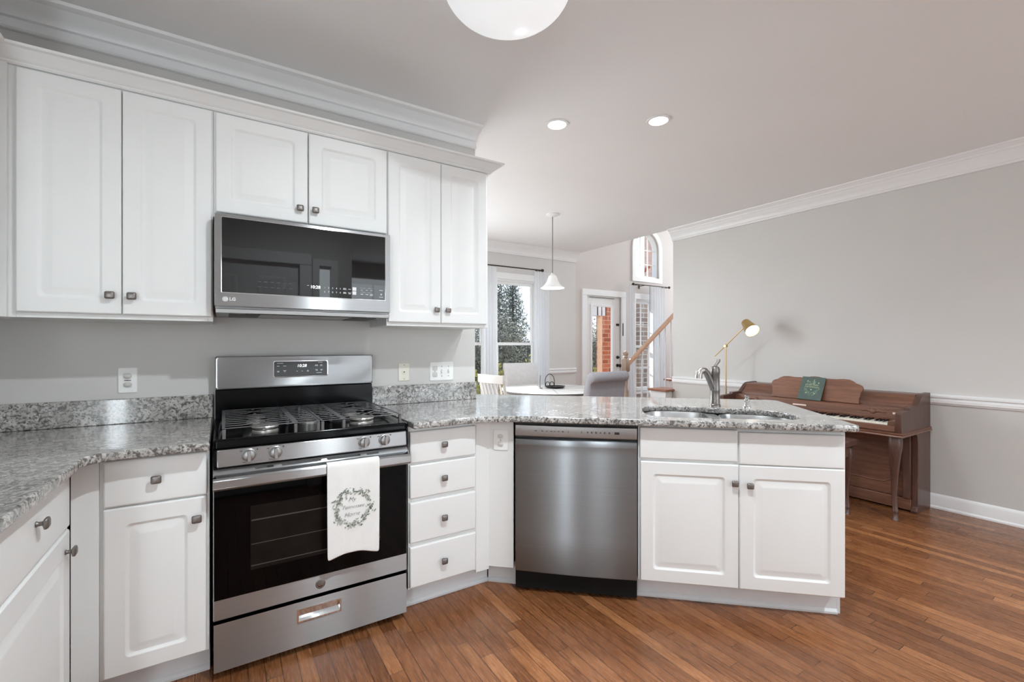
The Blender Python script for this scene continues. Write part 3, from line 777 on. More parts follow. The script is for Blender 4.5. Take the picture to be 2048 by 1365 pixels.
m = MB().tube([(0.0, 0.0, 0.226), (0.004, -0.004, 0.240), (0.012, -0.008, 0.252), (0.018, -0.010, 0.262), (0.022, -0.012, 0.272)], [0.010, 0.008, 0.009, 0.0105, 0.008], 12)
m.build('lever', 'nickel', t, smooth=50)
t = thing('soap_dispenser', 'small polished soap pump with long thin nozzle right of the tap', 'soap dispenser', (2.554, -1.212, ZC))
MB().lathe([(0.022, 0.0), (0.022, 0.004), (0.016, 0.008), (0.013, 0.022), (0.010, 0.026), (0.015, 0.034), (0.015, 0.044), (0.009, 0.050), (0.009, 0.056), (0.011, 0.060), (0.008, 0.064)], n=22).build('body', 'chrome', t, smooth=40)
MB().tube([(0.005, 0.003, 0.058), (-0.03, -0.012, 0.066), (-0.066, -0.028, 0.074), (-0.070, -0.030, 0.070)], [0.0050, 0.0042, 0.0034, 0.003], 10).build('nozzle', 'chrome', t, smooth=50)

# ------------------------------------------------------------------ wall plates
def plate(label, name, loc, rz, w, h, mat='plate', grp=None):
    t = thing(name, label, 'outlet' if name != 'switch_plate' else 'switch', loc, rz, grp)
    L = [[(p[0], y, p[1]) for p in rrect(-w/2+i, w/2-i, -h/2+i, h/2-i, 0.004, 3)] for i, y in ((0, -0.0002), (0, -0.003), (0.003, -0.006))]
    MB().loops(L).build('plate', mat, t, smooth=30)
    return t
def duplex(t, x=0.0, sc=1.0, caps=True):
    for dz in (0.0195, -0.0195):
        L = [[(x+p[0], y, dz*sc+p[1]) for p in rrect(-0.017*sc+i, 0.017*sc-i, -0.0145*sc+i, 0.0145*sc-i, 0.008*sc, 4)] for i, y in ((0, -0.0058), (0, -0.0075), (0.002, -0.0085))]
        s_ = MB().loops(L).build('socket', 'plate' if caps else 'socket', t, smooth=30)
        if caps:
            MB().sphere((x, -0.0085, dz*sc), (0.0150*sc, 0.006, 0.0125*sc), 18, 8).build('safety_cap', 'socket', s_, smooth=60)
    MB().lathe([(0.003, -0.0058), (0.003, -0.0072)], (x, 0, 0), 'y', 10).build('screw', 'nickel', t)
t = plate('white outlet plate with two safety caps on the wall left of the cooker', 'wall_outlet', (-0.3325, -0.0, 1.108), 0, 0.070, 0.116)
duplex(t)
MB().box(-0.012, 0.012, -0.0090, -0.0060, -0.002, 0.001).build('gap', 'slot', t)
t = plate('ivory phone jack plate on the wall just right of the cooker', 'phone_jack', (0.960, -0.0, 1.105), 0, 0.070, 0.110, 'plate_ivory')
MB().lathe([(0.016, -0.0058), (0.016, -0.0075), (0.014, -0.0082)], (0, 0, 0), 'y', 20).build('jack', 'plate_ivory', t)
MB().prism([(-0.006, 0.003), (0.006, 0.003), (0, -0.006)], 'y', -0.0080, -0.0088).build('socket_hole', 'slot', t)
for dz in (0.042, -0.042): MB().lathe([(0.003, -0.0058), (0.003, -0.0068)], (0, 0, dz), 'y', 10).build('screw', 'nickel', t)
t = plate('wide white three gang plate with socket and two switches below the right wall cabinet', 'switch_plate', (1.206, -0.0, 1.102), 0, 0.160, 0.118)
duplex(t, -0.046, caps=False)
for xx in (0.0, 0.046):
    MB().box(xx-0.0055, xx+0.0055, -0.0075, -0.0055, -0.013, 0.013).build('switch_frame', 'socket', t, bevel=0.001)
    MB().box(xx-0.004, xx+0.004, -0.015, -0.0055, 0.0 if xx else -0.008, 0.010 if xx else 0.002).build('toggle', 'plate', t, bevel=0.001)
    for dz in (0.030, -0.030): MB().lathe([(0.003, -0.0058), (0.003, -0.0070)], (xx, 0, dz), 'y', 10).build('screw', 'nickel', t)
x_, y_ = pen(0.071, 0.0)
t = plate('white outlet plate on the angled corner panel beside the dishwasher', 'wall_outlet', (x_, y_, 0.776), PA, 0.078, 0.108)
duplex(t)

# ------------------------------------------------------------------ gas cooker
RW = 0.754; RF = -0.644
t = thing('gas_range', 'stainless steel freestanding gas range with black cooktop, oven door and bottom drawer', 'stove', (0, 0, 0))
m = MB()
m.box(0.002, RW-0.002, -0.615, -0.03, 0.03, 0.895)
for a in (0.04, RW-0.04):
    for b_ in (-0.57, -0.08): m.lathe([(0.018, 0.0), (0.018, 0.03)], (a, b_, 0), 'z', 12)
m.build('body', 'black_matte', t, bevel=0.002)
# cooktop: dished black enamel tray with a thick front lip
L = [[(p[0], p[1], z) for p in rrect(0.001+i, RW-0.001-i, -0.655+i, -0.062-i*0.2, 0.012, 4)] for i, z in ((0, 0.880), (0, 0.905), (0.004, 0.911), (0.014, 0.912), (0.030, 0.904), (0.040, 0.8985))]
MB().loops(L).build('cooktop', 'black_gloss', t, smooth=40)
m = MB().prism([(-0.640, 0.795), (-0.655, 0.803), (-0.662, 0.812), (-0.658, 0.874), (-0.648, 0.880), (-0.60, 0.880), (-0.60, 0.795)], 'x', 0.0005, RW-0.0005)
m.build('control_panel_frame', 'black_gloss', t, bevel=0.004)
m = MB().loops([[(p[0], y-(p[1]-0.843)*-0.06, p[1]) for p in rrect(0.013+i, RW-0.011-i, 0.809+i, 0.873-i, 0.004, 3)] for i, y in ((0, -0.658), (0, -0.6625), (0.002, -0.664))])
cp = m.build('control_panel', 'steel', t, smooth=30)
for kx in (0.117, 0.208, 0.552, 0.641):
    mk = MB()
    k = MB()
    k.lathe([(0.0245, -0.6635), (0.0245, -0.668), (0.0205, -0.671), (0.0195, -0.687), (0.016, -0.690), (0.004, -0.691)], (kx, 0, 0.846), 'y', 28)
    L = []
    for sc, y in ((1, -0.672), (1, -0.694), (0.8, -0.699)):
        L.append([(kx+p[0]*sc, y, 0.846+p[1]) for p in rrect(-0.0062, 0.0062, -0.0205, 0.0205, 0.0055, 4)])
    k.loops(L)
    kn = k.build('burner_knob', 'steel_ctrl', t, smooth=40)
    mk.box(kx+0.026, kx+0.031, -0.6655, -0.6635, 0.862, 0.867)
    mk.build('dial_marking', 'mark_dark', kn, smooth=0)
    MB().box(kx-0.030, kx-0.022, -0.6655, -0.6635, 0.861, 0.8635).build('dial_marking', 'mark_dark', kn, smooth=0)
    MB().box(kx-0.022, kx-0.010, -0.6655, -0.6628, 0.8180, 0.8200).build('dial_marking', 'mark_dark', kn, smooth=0)

# backguard
m = MB().prism([(-0.062, 0.905), (-0.060, 1.050), (-0.030, 1.050), (-0.006, 1.212), (-0.006, 0.905)], 'x', 0.002, RW-0.002)
m.build('backguard_base', 'black_gloss', t, bevel=0.003)
L = [[(p[0], y, p[1]) for p in rrect(0.001+i, RW-0.001-i, 1.052+i, 1.213-i, 0.006, 3)] for i, y in ((0, -0.030), (0, -0.068), (0.004, -0.0735), (0.010, -0.0745))]
bg_ = MB().loops(L).build('backguard', 'steel', t, smooth=40)
L = [[(p[0], y, p[1]) for p in rrect(0.249+i, 0.512-i, 1.102+i, 1.187-i, 0.009, 4)] for i, y in ((0, -0.0742), (0.0, -0.0765), (0.003, -0.0770))]
fr_ = MB().loops(L).build('display_bezel', 'chrome', bg_, smooth=40)
L = [[(p[0], y, p[1]) for p in rrect(0.2525+i, 0.5085-i, 1.1055+i, 1.1835-i, 0.008, 4)] for i, y in ((0, -0.0768), (0.0, -0.0778))]
MB().loops(L).build('display', 'dark_grey', bg_, smooth=0)
text_into(MB(), '10:28', 0.382, 1.160, 0.021, -0.0781, shear=0.18, off=0.0002).build('clock_digits', 'led', bg_, smooth=0)
def mark(par, nm, mat, x, z, w, h, y):
    return MB().box(x-w/2, x+w/2, y-0.0003, y, z-h/2, z+h/2).build(nm, mat, par, smooth=0)
for x, z, w in ((0.281, 1.1745, 0.028), (0.4735, 1.1765, 0.022), (0.272, 1.160, 0.011), (0.302, 1.160, 0.014), (0.272, 1.134, 0.011), (0.272, 1.130, 0.008), (0.302, 1.1365, 0.014), (0.302, 1.131, 0.007), (0.412, 1.1345, 0.009), (0.412, 1.130, 0.009), (0.454, 1.163, 0.014), (0.454, 1.1585, 0.016), (0.478, 1.163, 0.009), (0.478, 1.1585, 0.013), (0.454, 1.138, 0.012), (0.456, 1.1335, 0.009), (0.479, 1.138, 0.012), (0.479, 1.1335, 0.006), (0.467, 1.1215, 0.026), (0.384, 1.1325, 0.006), (0.360, 1.1325, 0.006)): mark(bg_, 'key_legend', 'mark', x, z, w, 0.0022, -0.0781)
# oven door
L = [[(p[0], y, p[1]) for p in rrect(0.001+i, RW-0.001-i, 0.226+i, 0.797-i, 0.004, 3)] for i, y in ((0, -0.616), (0, RF+0.004), (0.003, RF))]
od = MB().loops(L).build('oven_door', 'steel', t, smooth=30)
MB().box(0.004, RW-0.004, RF-0.0025, RF+0.002, 0.304, 0.722).build('door_glass', 'black_glass', od, bevel=0.001)
MB().box(0.123, 0.631, RF-0.0033, RF-0.0022, 0.392, 0.642).build('oven_window', 'oven_window', od, smooth=0)
m = MB()
for zz, a in ((0.585, 0.0042), (0.492, 0.0024), (0.408, 0.0030)): m.box(0.126, 0.628, RF-0.0040, RF-0.0031, zz-a/2, zz+a/2)
m.build('oven_rack', 'rack', od, smooth=0)
# handle: wide flat bar with a vented sill behind it
m = MB().prism([(RF, 0.722), (-0.672, 0.724), (-0.694, 0.731), (-0.700, 0.738), (-0.700, 0.768), (-0.694, 0.775), (-0.690, 0.776), (-0.684, 0.771), (-0.684, 0.742), (-0.664, 0.736), (RF, 0.736)], 'x', 0.001, RW-0.001)
for a, b_ in ((0.001, 0.012), (RW-0.012, RW-0.001)): m.box(a, b_, -0.690, RF, 0.736, 0.771)
m.build('door_handle', 'steel', od, bevel=0.002)
m = MB().prism([(RF+0.012, 0.797), (RF+0.012, 0.8015), (RF+0.003, 0.8015), (RF-0.004, 0.797), (RF-0.012, 0.781), (RF-0.012, 0.777), (RF, 0.777)], 'x', 0.001, RW-0.001)
m.build('vent_sill', 'steel', od, bevel=0.001)
m = MB()
for a, b_ in ((0.138, 0.203), (0.232, 0.380), (0.402, 0.540), (0.566, 0.620)):
    L = [[(p[0], RF-0.0045-0.50*(0.797-p[1])-dy, p[1]) for p in rrect(a, b_, 0.7855, 0.7925, 0.003, 3)] for dy in (0.0, 0.0012)]
    m.loops(L)
m.build('vent_slots', 'slot', od, smooth=0)
MB().lathe([(0.0195, RF+0.001), (0.0195, RF-0.001), (0.0185, RF-0.0016)], (0.378, 0, 0.267), 'y', 32).build('badge', 'nickel', od, smooth=40)
m = MB()
m.tube([(0.378+0.0155*math.cos(2*PI*k/28), RF-0.0018, 0.267+0.0155*math.sin(2*PI*k/28)) for k in range(29)], 0.0008, 5)
text_into(m, 'GE', 0.378, 0.267, 0.0185, RF-0.0018, shear=0.25)
m.build('badge_monogram', 'steel_ctrl', od, smooth=0)
# storage drawer with recessed pull
dr = MB()
for a, b_, c, d in ((0.003, 0.292, 0.032, 0.213), (0.458, RW-0.004, 0.032, 0.213), (0.292, 0.458, 0.032, 0.132), (0.292, 0.458, 0.180, 0.213)): dr.box(a, b_, RF, -0.617, c, d)
dr = dr.build('storage_drawer', 'steel', t)
m = MB().loops([[(p[0], y, p[1]) for p in rrect(0.292+i, 0.458-i, 0.132+i, 0.180-i, 0.002, 2)] for i, y in ((-0.004, RF+0.001), (-0.004, RF-0.002), (0.003, RF-0.002), (0.004, RF+0.020))], cap0=False)
m.build('drawer_pull', 'chrome', dr, smooth=30)
# burners
for k, (bx, by, r) in enumerate(((0.185, -0.490, 0.052), (0.165, -0.205, 0.040), (0.378, -0.345, 0.046), (0.585, -0.490, 0.056), (0.595, -0.205, 0.040))):
    b_ = MB().lathe([(r*0.96, 0.897), (r*0.98, 0.906), (r*0.92, 0.913), (r*0.72, 0.915), (r*0.70, 0.920)], (bx, by, 0), 'z', 26).build('burner', 'alu', t, smooth=40)
    MB().lathe([(r*0.98, 0.9205), (r*1.0, 0.924), (r*0.94, 0.930), (r*0.3, 0.931)], (bx, by, 0), 'z', 26).build('burner_cap', 'alu' if k in (0, 3) else 'iron', b_, smooth=40)
# two cast iron grates of eleven bars
def grate(x0, x1, left):
    m = MB(); y0, y1 = -0.640, -0.078; z = 0.952; n = 11
    xs = [x0, x1]
    def b3(path, w=0.0038, h=0.0018):
        P = [Vector(p) for p in path]; L = []
        for i, p in enumerate(P):
            d = (P[min(i+1, len(P)-1)]-P[max(i-1, 0)]); d.z = 0; d.normalize(); s_ = Vector((d.y, -d.x, 0))
            L.append([tuple(p+s_*w), tuple(p+s_*w-Vector((0, 0, 2*h))), tuple(p-s_*w-Vector((0, 0, 2*h))), tuple(p-s_*w)])
        m.loops(L)
    ys = [y1+(y0-y1)*k/(n-1) for k in range(n)]
    p0_, p1_ = (x0, x0+0.254) if left else (x1-0.254, x1)       # the stretch over the two burners
    q = p1_ if left else p0_                                    # broad flat cross bar
    c = (p0_+p1_)/2; w = p1_-p0_
    a, d = c-0.060, c+0.060
    for k, yy in enumerate(ys):
        if k in (2, 8): b3([(p0_, yy, z), (p0_+w*0.38, yy, z)]); b3([(p1_-w*0.38, yy, z), (p1_, yy, z)])
        elif k in (1, 3, 7, 9):
            k2 = {1: 3, 3: 1, 7: 9, 9: 7}[k]
            b3([(p0_, yy, z), (a, yy, z), (a+0.02, yy*0.92+ys[k2]*0.08, z), (d-0.02, yy*0.08+ys[k2]*0.92, z), (d, ys[k2], z), (p1_, ys[k2], z)])
        else: b3([(p0_, yy, z), (p1_, yy, z)])
        b3([(p1_, yy, z), (x1, yy, z)] if left else [(x0, yy, z), (p0_, yy, z)])
    for xx, ww in ((x0+0.004, 0.005), (x1-0.004, 0.005), (q, 0.0115)): b3([(xx, y1, z+0.0004), (xx, y0, z+0.0004)], ww)
    b3([(c, ys[0], z), (c, ys[1]+0.012, z)], 0.006); b3([(c, ys[3]-0.005, z), (c, ys[4], z)], 0.006)
    b3([(c, ys[6], z), (c, ys[7]+0.018, z)], 0.006); b3([(c, ys[9]-0.002, z), (c, ys[10], z)], 0.006)
    for xx in (x0+0.006, x1-0.006, q):
        for yy in (y0+0.002, y1, (y0+y1)/2): m.box(xx-0.006, xx+0.006, yy-0.008, yy+0.006, 0.899, z-0.005)
    return m.build('grate', 'iron', t, bevel=0.0012, seg=1)
grate(0.030, 0.376, True); grate(0.381, 0.727, False)

# tea towel over the oven handle
t = thing('tea_towel', 'white tea towel with a leaf wreath print hanging over the oven door handle', 'towel', (0.5, -0.70, 0.78))
cols, L = 18, []
def wav(u, s): return 0.0028*math.sin(u*9.0+0.6)*min(1, s*3)+0.0016*math.sin(u*17+s*3)
for i in range(cols+1):
    u = i/cols; ln = []
    xx = -0.108+0.216*u
    for s_, (yy, zz) in ((0, (0.034, -0.030)), (0, (0.026, -0.009)), (0, (0.014, 0.004)), (0, (0.004, 0.0015)), (0.0, (-0.005, -0.004)), (0.03, (-0.0075, -0.018))): ln.append((xx, yy-0.0, zz))
    low = -0.392+0.012*math.sin(u*5.2-0.9)-0.006*u
    for k in range(1, 13):
        s_ = k/12; ln.append((xx+0.004*s_*(0.5-u), -0.0075+wav(u, s_)-0.002*s_, -0.018+(low+0.018)*s_))
    L.append(ln)
MB().loops(L, cap0=False, cap1=False, closed=False).build('cloth', 'towel', t, smooth=70, solid=0.0016, sub=1)
rnd = random.Random(3); lf = MB(); lf2 = MB()
def leaf(mb, x, z, a, ln, w):
    ca, sa = math.cos(a), math.sin(a); P = [(0, 0), (ln*0.3, w), (ln*0.7, w*0.8), (ln, 0), (ln*0.7, -w*0.8), (ln*0.3, -w)]
    u = (x+0.108)/0.216; s_ = min(1, max(0, -(z+0.018)/0.374))
    mb.add([(x+p[0]*ca-p[1]*sa, -0.0110+wav(u, s_)-0.002*s_, z+p[0]*sa+p[1]*ca) for p in P], [(0, 1, 2, 3, 4, 5)])
wcx, wcz, wr = -0.004, -0.195, 0.068
for k in range(250):
    a = rnd.uniform(0, 2*PI); r = wr+rnd.gauss(0.002, 0.008)
    leaf(lf if rnd.random() < 0.42 else lf2, wcx+r*math.cos(a), wcz+r*1.02*math.sin(a), a+PI/2+rnd.uniform(-0.9, 0.9), rnd.uniform(0.006, 0.017), rnd.uniform(0.0014, 0.0032))
lf.build('wreath_leaves', 'leaf_ink', t, smooth=0); lf2.build('wreath_leaves', 'leaf_ink2', t, smooth=0)
m = MB()
for s_, zz, sz, xo in (('My', -0.160, 0.025, -0.006), ('Tennessee', -0.191, 0.0215, -0.002), ('Home', -0.222, 0.025, -0.006)): text_into(m, s_, wcx+xo, zz, sz, -0.0128, shear=0.35, off=-0.0004)
m.build('lettering', 'ink', t, smooth=0)

# ------------------------------------------------------------------ microwave
MF = -0.410
t = thing('microwave', 'stainless over-the-range microwave with dark mirror glass door above the gas range', 'microwave', (0, 0, 0))
MB().box(0.004, 0.749, -0.372, -0.003, 1.424, 1.824).build('case', 'steel_ctrl', t, bevel=0.002)
L = [[(p[0], y, p[1]) for p in rrect(0.002+i, 0.748-i, 1.433+i, 1.8245-i, 0.003, 3)] for i, y in ((0, -0.373), (0, MF+0.003), (0.002, MF))]
dr = MB().loops(L).build('door', 'steel', t, smooth=30)
L = [[(p[0], y, p[1]) for p in rrect(0.026+i, 0.724-i, 1.490+i, 1.812-i, 0.006, 4)] for i, y in ((0, MF+0.001), (0, MF-0.0012), (0.0015, MF-0.0016))]
MB().loops(L).build('glass_trim', 'chrome', dr, smooth=30)
L = [[(p[0], y, p[1]) for p in rrect(0.0285+i, 0.7215-i, 1.4925+i, 1.8095-i, 0.005, 4)] for i, y in ((0, MF-0.001), (0, MF-0.0024))]
MB().loops(L).build('door_glass', 'micro_glass', dr, smooth=0)
m = MB().lathe([(0.0105, MF-0.0002), (0.0105, MF-0.0008)], (0.041, 0, 1.4635), 'y', 24)
m.build('logo_disc', 'mark', dr, smooth=0)
text_into(MB(), 'LG', 0.0555, 1.4635, 0.019, MF-0.0008, 'LEFT', off=0.0006).build('logo_letters', 'mark', dr, smooth=0)
m = MB(); m.tube([(0.041+0.0066*math.cos(a*PI/12), MF-0.0011, 1.4635+0.0066*math.sin(a*PI/12)) for a in range(3, 25)], 0.0007, 5)
m.box(0.0404, 0.0416, MF-0.0015, MF-0.0008, 1.460, 1.4675)
m.build('logo_face', 'steel_ctrl', dr, smooth=0)
gy = MF-0.0027
text_into(MB(), '10:28', 0.395, 1.537, 0.020, gy, off=0.0003).build('clock_digits', 'led', dr, smooth=0)
for k in range(5):
    for tx, zz in (('12345'[k], 1.537), ('67890'[k], 1.518)): text_into(MB(), tx, 0.436+0.0175*k, zz, 0.011, gy).build('key_legend', 'mark', dr, smooth=0)
for x, z, w in ((0.364, 1.543, 0.008), (0.526, 1.540, 0.014), (0.526, 1.5345, 0.016), (0.549, 1.537, 0.012), (0.526, 1.521, 0.013), (0.526, 1.516, 0.015), (0.549, 1.520, 0.016), (0.549, 1.515, 0.010),
                (0.606, 1.5375, 0.008), (0.630, 1.5375, 0.010), (0.652, 1.5375, 0.010), (0.606, 1.517, 0.014), (0.630, 1.517, 0.014), (0.652, 1.519, 0.014), (0.652, 1.513, 0.014), (0.616, 1.547, 0.036), (0.642, 1.547, 0.030), (0.616, 1.527, 0.036), (0.642, 1.527, 0.030),
                (0.701, 1.541, 0.017), (0.701, 1.523, 0.007), (0.701, 1.5185, 0.010), (0.701, 1.5075, 0.018)): mark(dr, 'key_legend', 'mark', x, z, w, 0.0022 if w < 0.03 else 0.0008, gy)
mark(dr, 'start_key', 'mark', 0.571, 1.540, 0.018, 0.017, gy); mark(dr, 'stop_key', 'mark', 0.571, 1.5205, 0.018, 0.017, gy)
for k in range(6):
    x = 0.168+0.0245*k
    mark(dr, 'key_legend', 'dark_grey', x, 1.546, 0.013, 0.003, gy); mark(dr, 'key_legend', 'dark_grey', x, 1.5227, 0.015, 0.0025, gy)
bt = MB().box(0.006, 0.746, -0.395, -0.006, 1.405, 1.4238).build('underside', 'steel_ctrl', t, bevel=0.002)
MB().prism([(0.115, -0.375), (0.640, -0.375), (0.560, -0.14), (0.195, -0.14)], 'z', 1.4035, 1.4049).build('light_recess', 'black_gloss', bt, smooth=0)
for a, b_ in ((0.055, 0.175), (0.580, 0.700)): MB().prism([(a, -0.335), (b_, -0.335), (b_, -0.10), (a, -0.10)], 'z', 1.4020, 1.4049).build('grease_filter', 'slot', bt, smooth=0)

# ------------------------------------------------------------------ dishwasher
t = thing('dishwasher', 'stainless steel dishwasher with pocket handle between the corner panel and the sink cabinet', 'dishwasher', PO, PA)
MB().box(0.148, 0.756, 0.004, 0.58, 0.02, 0.866).build('tub', 'black_matte', t)
MB().box(0.148, 0.756, -0.012, 0.003, 0.8655, 0.880).build('top_gasket', 'slot', t)
L = []
NX = 14
def dwx(u): return 0.1525+0.6005*u
def bow(u): return -0.030-0.009*(1-(2*u-1)**2)
prof_dw = []
for z, dy in ((0.117, 0.014), (0.120, 0.004), (0.125, 0.0), (0.30, 0.0), (0.55, 0.0), (0.72, 0.0), (0.760, -0.001), (0.766, -0.003), (0.790, 0.004), (0.796, 0.020)):
    L.append([(dwx(u/NX), bow(u/NX)+dy, z) for u in range(NX+1)]+[(dwx(1), 0.003, z), (dwx(0), 0.003, z)])
MB().loops(L).build('door', 'steel_dw', t, smooth=40)
MB().box(0.1525, 0.753, -0.006, 0.004, 0.796, 0.812).build('handle_pocket', 'slot', t)
L = [[(dwx(u/NX), bow(u/NX)+dy, z) for u in range(NX+1)]+[(dwx(1), 0.003, z), (dwx(0), 0.003, z)] for z, dy in ((0.806, 0.012), (0.808, 0.002), (0.812, 0.0), (0.860, 0.004), (0.8635, 0.010))]
cs = MB().loops(L).build('control_strip', 'steel_ctrl', t, smooth=40)
m = MB()
def dmk(u0, u1, z0, z1):
    m.loops([[(dwx(u0), bow(u0)+0.0012-0.0016, z0), (dwx(u1), bow(u1)+0.0012-0.0016, z0), (dwx(u1), bow(u1)+0.0022-0.0016+0.0008, z1), (dwx(u0), bow(u0)+0.0022-0.0016+0.0008, z1)],
             [(dwx(u0), 0, z0), (dwx(u1), 0, z0), (dwx(u1), 0, z1), (dwx(u0), 0, z1)]])
for u, w, h in ((0.165, 0.020, 0.003), (0.225, 0.012, 0.003), (0.262, 0.012, 0.003), (0.300, 0.014, 0.003), (0.33, 0.010, 0.003), (0.36, 0.014, 0.003), (0.395, 0.014, 0.005), (0.445, 0.005, 0.010), (0.555, 0.005, 0.010), (0.60, 0.011, 0.007), (0.633, 0.011, 0.008), (0.667, 0.012, 0.008), (0.705, 0.010, 0.006), (0.737, 0.012, 0.008), (0.775, 0.012, 0.007)):
    m = MB(); dmk(u, u+w, 0.836-h/2, 0.836+h/2); m.build('key_legend', 'dark_grey', cs, smooth=0)
m = MB(); dmk(0.822, 0.860, 0.829, 0.841); m.build('status_window', 'slot', cs, smooth=0)
m = MB().box(0.150, 0.755, 0.020, 0.036, 0.012, 0.116)
k_ = m.build('kick_plate', 'black_gloss', t, bevel=0.001)
m = MB()
for a in (0.188, 0.730): m.box(a, a+0.008, 0.0165, 0.0205, 0.050, 0.080)
m.build('kick_bracket', 'steel_ctrl', t, bevel=0.001)
m = MB()
for a in (0.155, 0.735): m.lathe([(0.014, 0.0), (0.014, 0.02)], (a+0.008, 0.3, 0), 'z', 10)
m.build('levelling_foot', 'slot', t)

# ------------------------------------------------------------------ ceiling lamps
DX, DY = 0.914, -1.266
t = thing('ceiling_light', 'large white glass bowl ceiling light cut by the top edge of the photo', 'ceiling light', (DX, DY, CEIL))
MB().lathe([(0.10, 0.0), (0.10, -0.018), (0.085, -0.028), (0.03, -0.032)], n=32).build('canopy', 'trim', t, smooth=40)
MB().lathe([(0.012, -0.03), (0.012, -0.085)], n=12).build('stem', 'nickel', t)
pr = [(0.236, -0.068), (0.240, -0.073), (0.2385, -0.081)]+[(0.236*math.cos(a*PI/2/12), -0.085-0.132*math.sin(a*PI/2/12)) for a in range(1, 13)]
pr[-1] = (0.006, -0.217)
MB().lathe(pr, n=48, cap0=False).build('bowl', 'lamp_dome', t, smooth=60, solid=0.003)

def downlight(label, x, y, power, spread=130):
    t = thing('recessed_light', label, 'downlight', (x, y, CEIL), 0, 'recessed ceiling downlights')
    MB().lathe([(0.055, -0.001), (0.058, -0.006), (0.072, -0.005), (0.074, -0.0005)], n=32, cap0=False, cap1=False).build('trim_ring', 'trim', t, smooth=40)
    MB().lathe([(0.056, -0.0035), (0.056, -0.0055)], n=32).build('lens', 'lamp_lens', t, smooth=0)
    light('downlight_beam', 'AREA', (x, y, CEIL-0.012), (0, 0, 0), power, LAMP, shape='DISK', size=0.10, spread=math.radians(spread))
downlight('recessed downlight over the peninsula, left of the lit pair on the ceiling', 1.837, -0.381, 12)
downlight('recessed downlight over the peninsula, right of the lit pair on the ceiling', 2.343, -0.763, 12)
# unseen downlights added as key over the kitchen and fill towards the piano room
for q in ((0.80, -2.05, 38, 165), (2.6, -3.6, 20), (3.2, -3.0, 14)):
    downlight('recessed downlight in the ceiling behind the photographer', *q)

px_, py_ = 3.038, 1.233
t = thing('pendant_light', 'small white glass bell pendant hanging over the dining table', 'pendant light', (px_, py_, CEIL))
MB().lathe([(0.068, 0.0), (0.068, -0.012), (0.045, -0.022), (0.012, -0.028)], n=28).build('canopy', 'trim', t, smooth=40)
MB().lathe([(0.0045, -0.025), (0.0045, -0.640)], n=10).build('rod', 'nickel', t)
MB().lathe([(0.014, -0.635), (0.020, -0.645), (0.022, -0.668), (0.016, -0.672)], n=18).build('socket', 'trim', t, smooth=40)
MB().lathe([(0.024, -0.655), (0.038, -0.668), (0.048, -0.690), (0.058, -0.720), (0.075, -0.750), (0.104, -0.780), (0.128, -0.797)], n=36, cap0=False, cap1=False).build('shade', 'lamp_shade', t, smooth=60, solid=0.003)
MB().sphere((0, 0, -0.73), 0.024, 14, 8).build('bulb', 'lamp_bulb', t, smooth=60)
light('pendant_glow', 'POINT', (px_, py_, CEIL-0.83), (0, 0, 0), 30, LAMP, shadow_soft_size=0.06)

# ------------------------------------------------------------------ piano against the right wall
t = thing('piano', 'brown walnut spinet piano with scalloped music desk and cabriole legs against the right wall', 'piano', (4.12, -0.725, 0), -PI/2)
side = [(0.0, 0.640), (0.0, 0.774), (0.012, 0.781), (0.150, 0.789), (0.158, 0.792), (0.160, 0.806), (0.308, 0.806), (0.318, 0.812), (0.345, 0.832), (0.385, 0.866), (0.42, 0.886), (0.455, 0.893), (0.585, 0.896), (0.585, 0.0), (0.300, 0.0), (0.292, 0.020), (0.320, 0.045), (0.325, 0.52), (0.31, 0.58), (0.28, 0.604), (0.02, 0.604), (0.012, 0.618)]
for a in (-0.705, 0.667): MB().prism(side, 'x', a, a+0.038).build('side_panel', 'walnut_v', t, bevel=0.003)
# mitred bead along the keybed
m = sweep(MB(), [(0.706, 0.58), (0.706, -0.002), (-0.706, -0.002), (-0.706, 0.58)], [(-0.004, 0.602), (0.010, 0.604), (0.013, 0.610), (0.010, 0.616), (0.005, 0.619), (0.009, 0.624), (0.009, 0.630), (0.002, 0.634), (-0.004, 0.634)], side=-1)
m.build('keybed_moulding', 'walnut', t, smooth=40)
box('keybed', 'walnut', t, -0.6665, 0.6665, 0.012, 0.50, 0.606, 0.640)
box('key_slip', 'walnut', t, -0.6665, 0.6665, 0.002, 0.034, 0.6405, 0.682, 0.003)
for a, b_ in ((-0.6665, -0.613), (0.613, 0.6665)): box('key_block', 'walnut', t, a, b_, 0.0345, 0.195, 0.6405, 0.712, 0.004)
kw = 1.224/52
wk = MB().box(-kw/2+0.0005, kw/2-0.0005, 0.036, 0.196, 0.668, 0.6925).build('white_key', 'ivory_key', t, bevel=0.0012)
wk.location = (-0.612+kw/2, 0, 0)
for k in range(1, 52):
    o = wk.copy(); COL.objects.link(o); o.parent = t; o.location = (-0.612+kw*(k+0.5), 0, 0)
bk = MB().loops([[(-0.0065, 0.092, 0.6926), (0.0065, 0.092, 0.6926), (0.0065, 0.196, 0.6926), (-0.0065, 0.196, 0.6926)], [(-0.005, 0.098, 0.704), (0.005, 0.098, 0.704), (0.005, 0.196, 0.704), (-0.005, 0.196, 0.704)]]).build('black_key', 'ebony_key', t, bevel=0.001)
first = True
for k in range(51):
    if (k+5) % 7 in (0, 1, 3, 4, 5):          # A0 is the first white key
        o = bk if first else bk.copy()
        if not first: COL.objects.link(o); o.parent = t
        first = False; o.location = (-0.612+kw*(k+1), 0, 0)
fb = MB().prism([(0.197, 0.645), (0.197, 0.716), (0.203, 0.722), (0.212, 0.780), (0.222, 0.787), (0.285, 0.787), (0.285, 0.645)], 'x', -0.6665, 0.6665).build('fallboard', 'walnut', t, bevel=0.002)
m = MB()
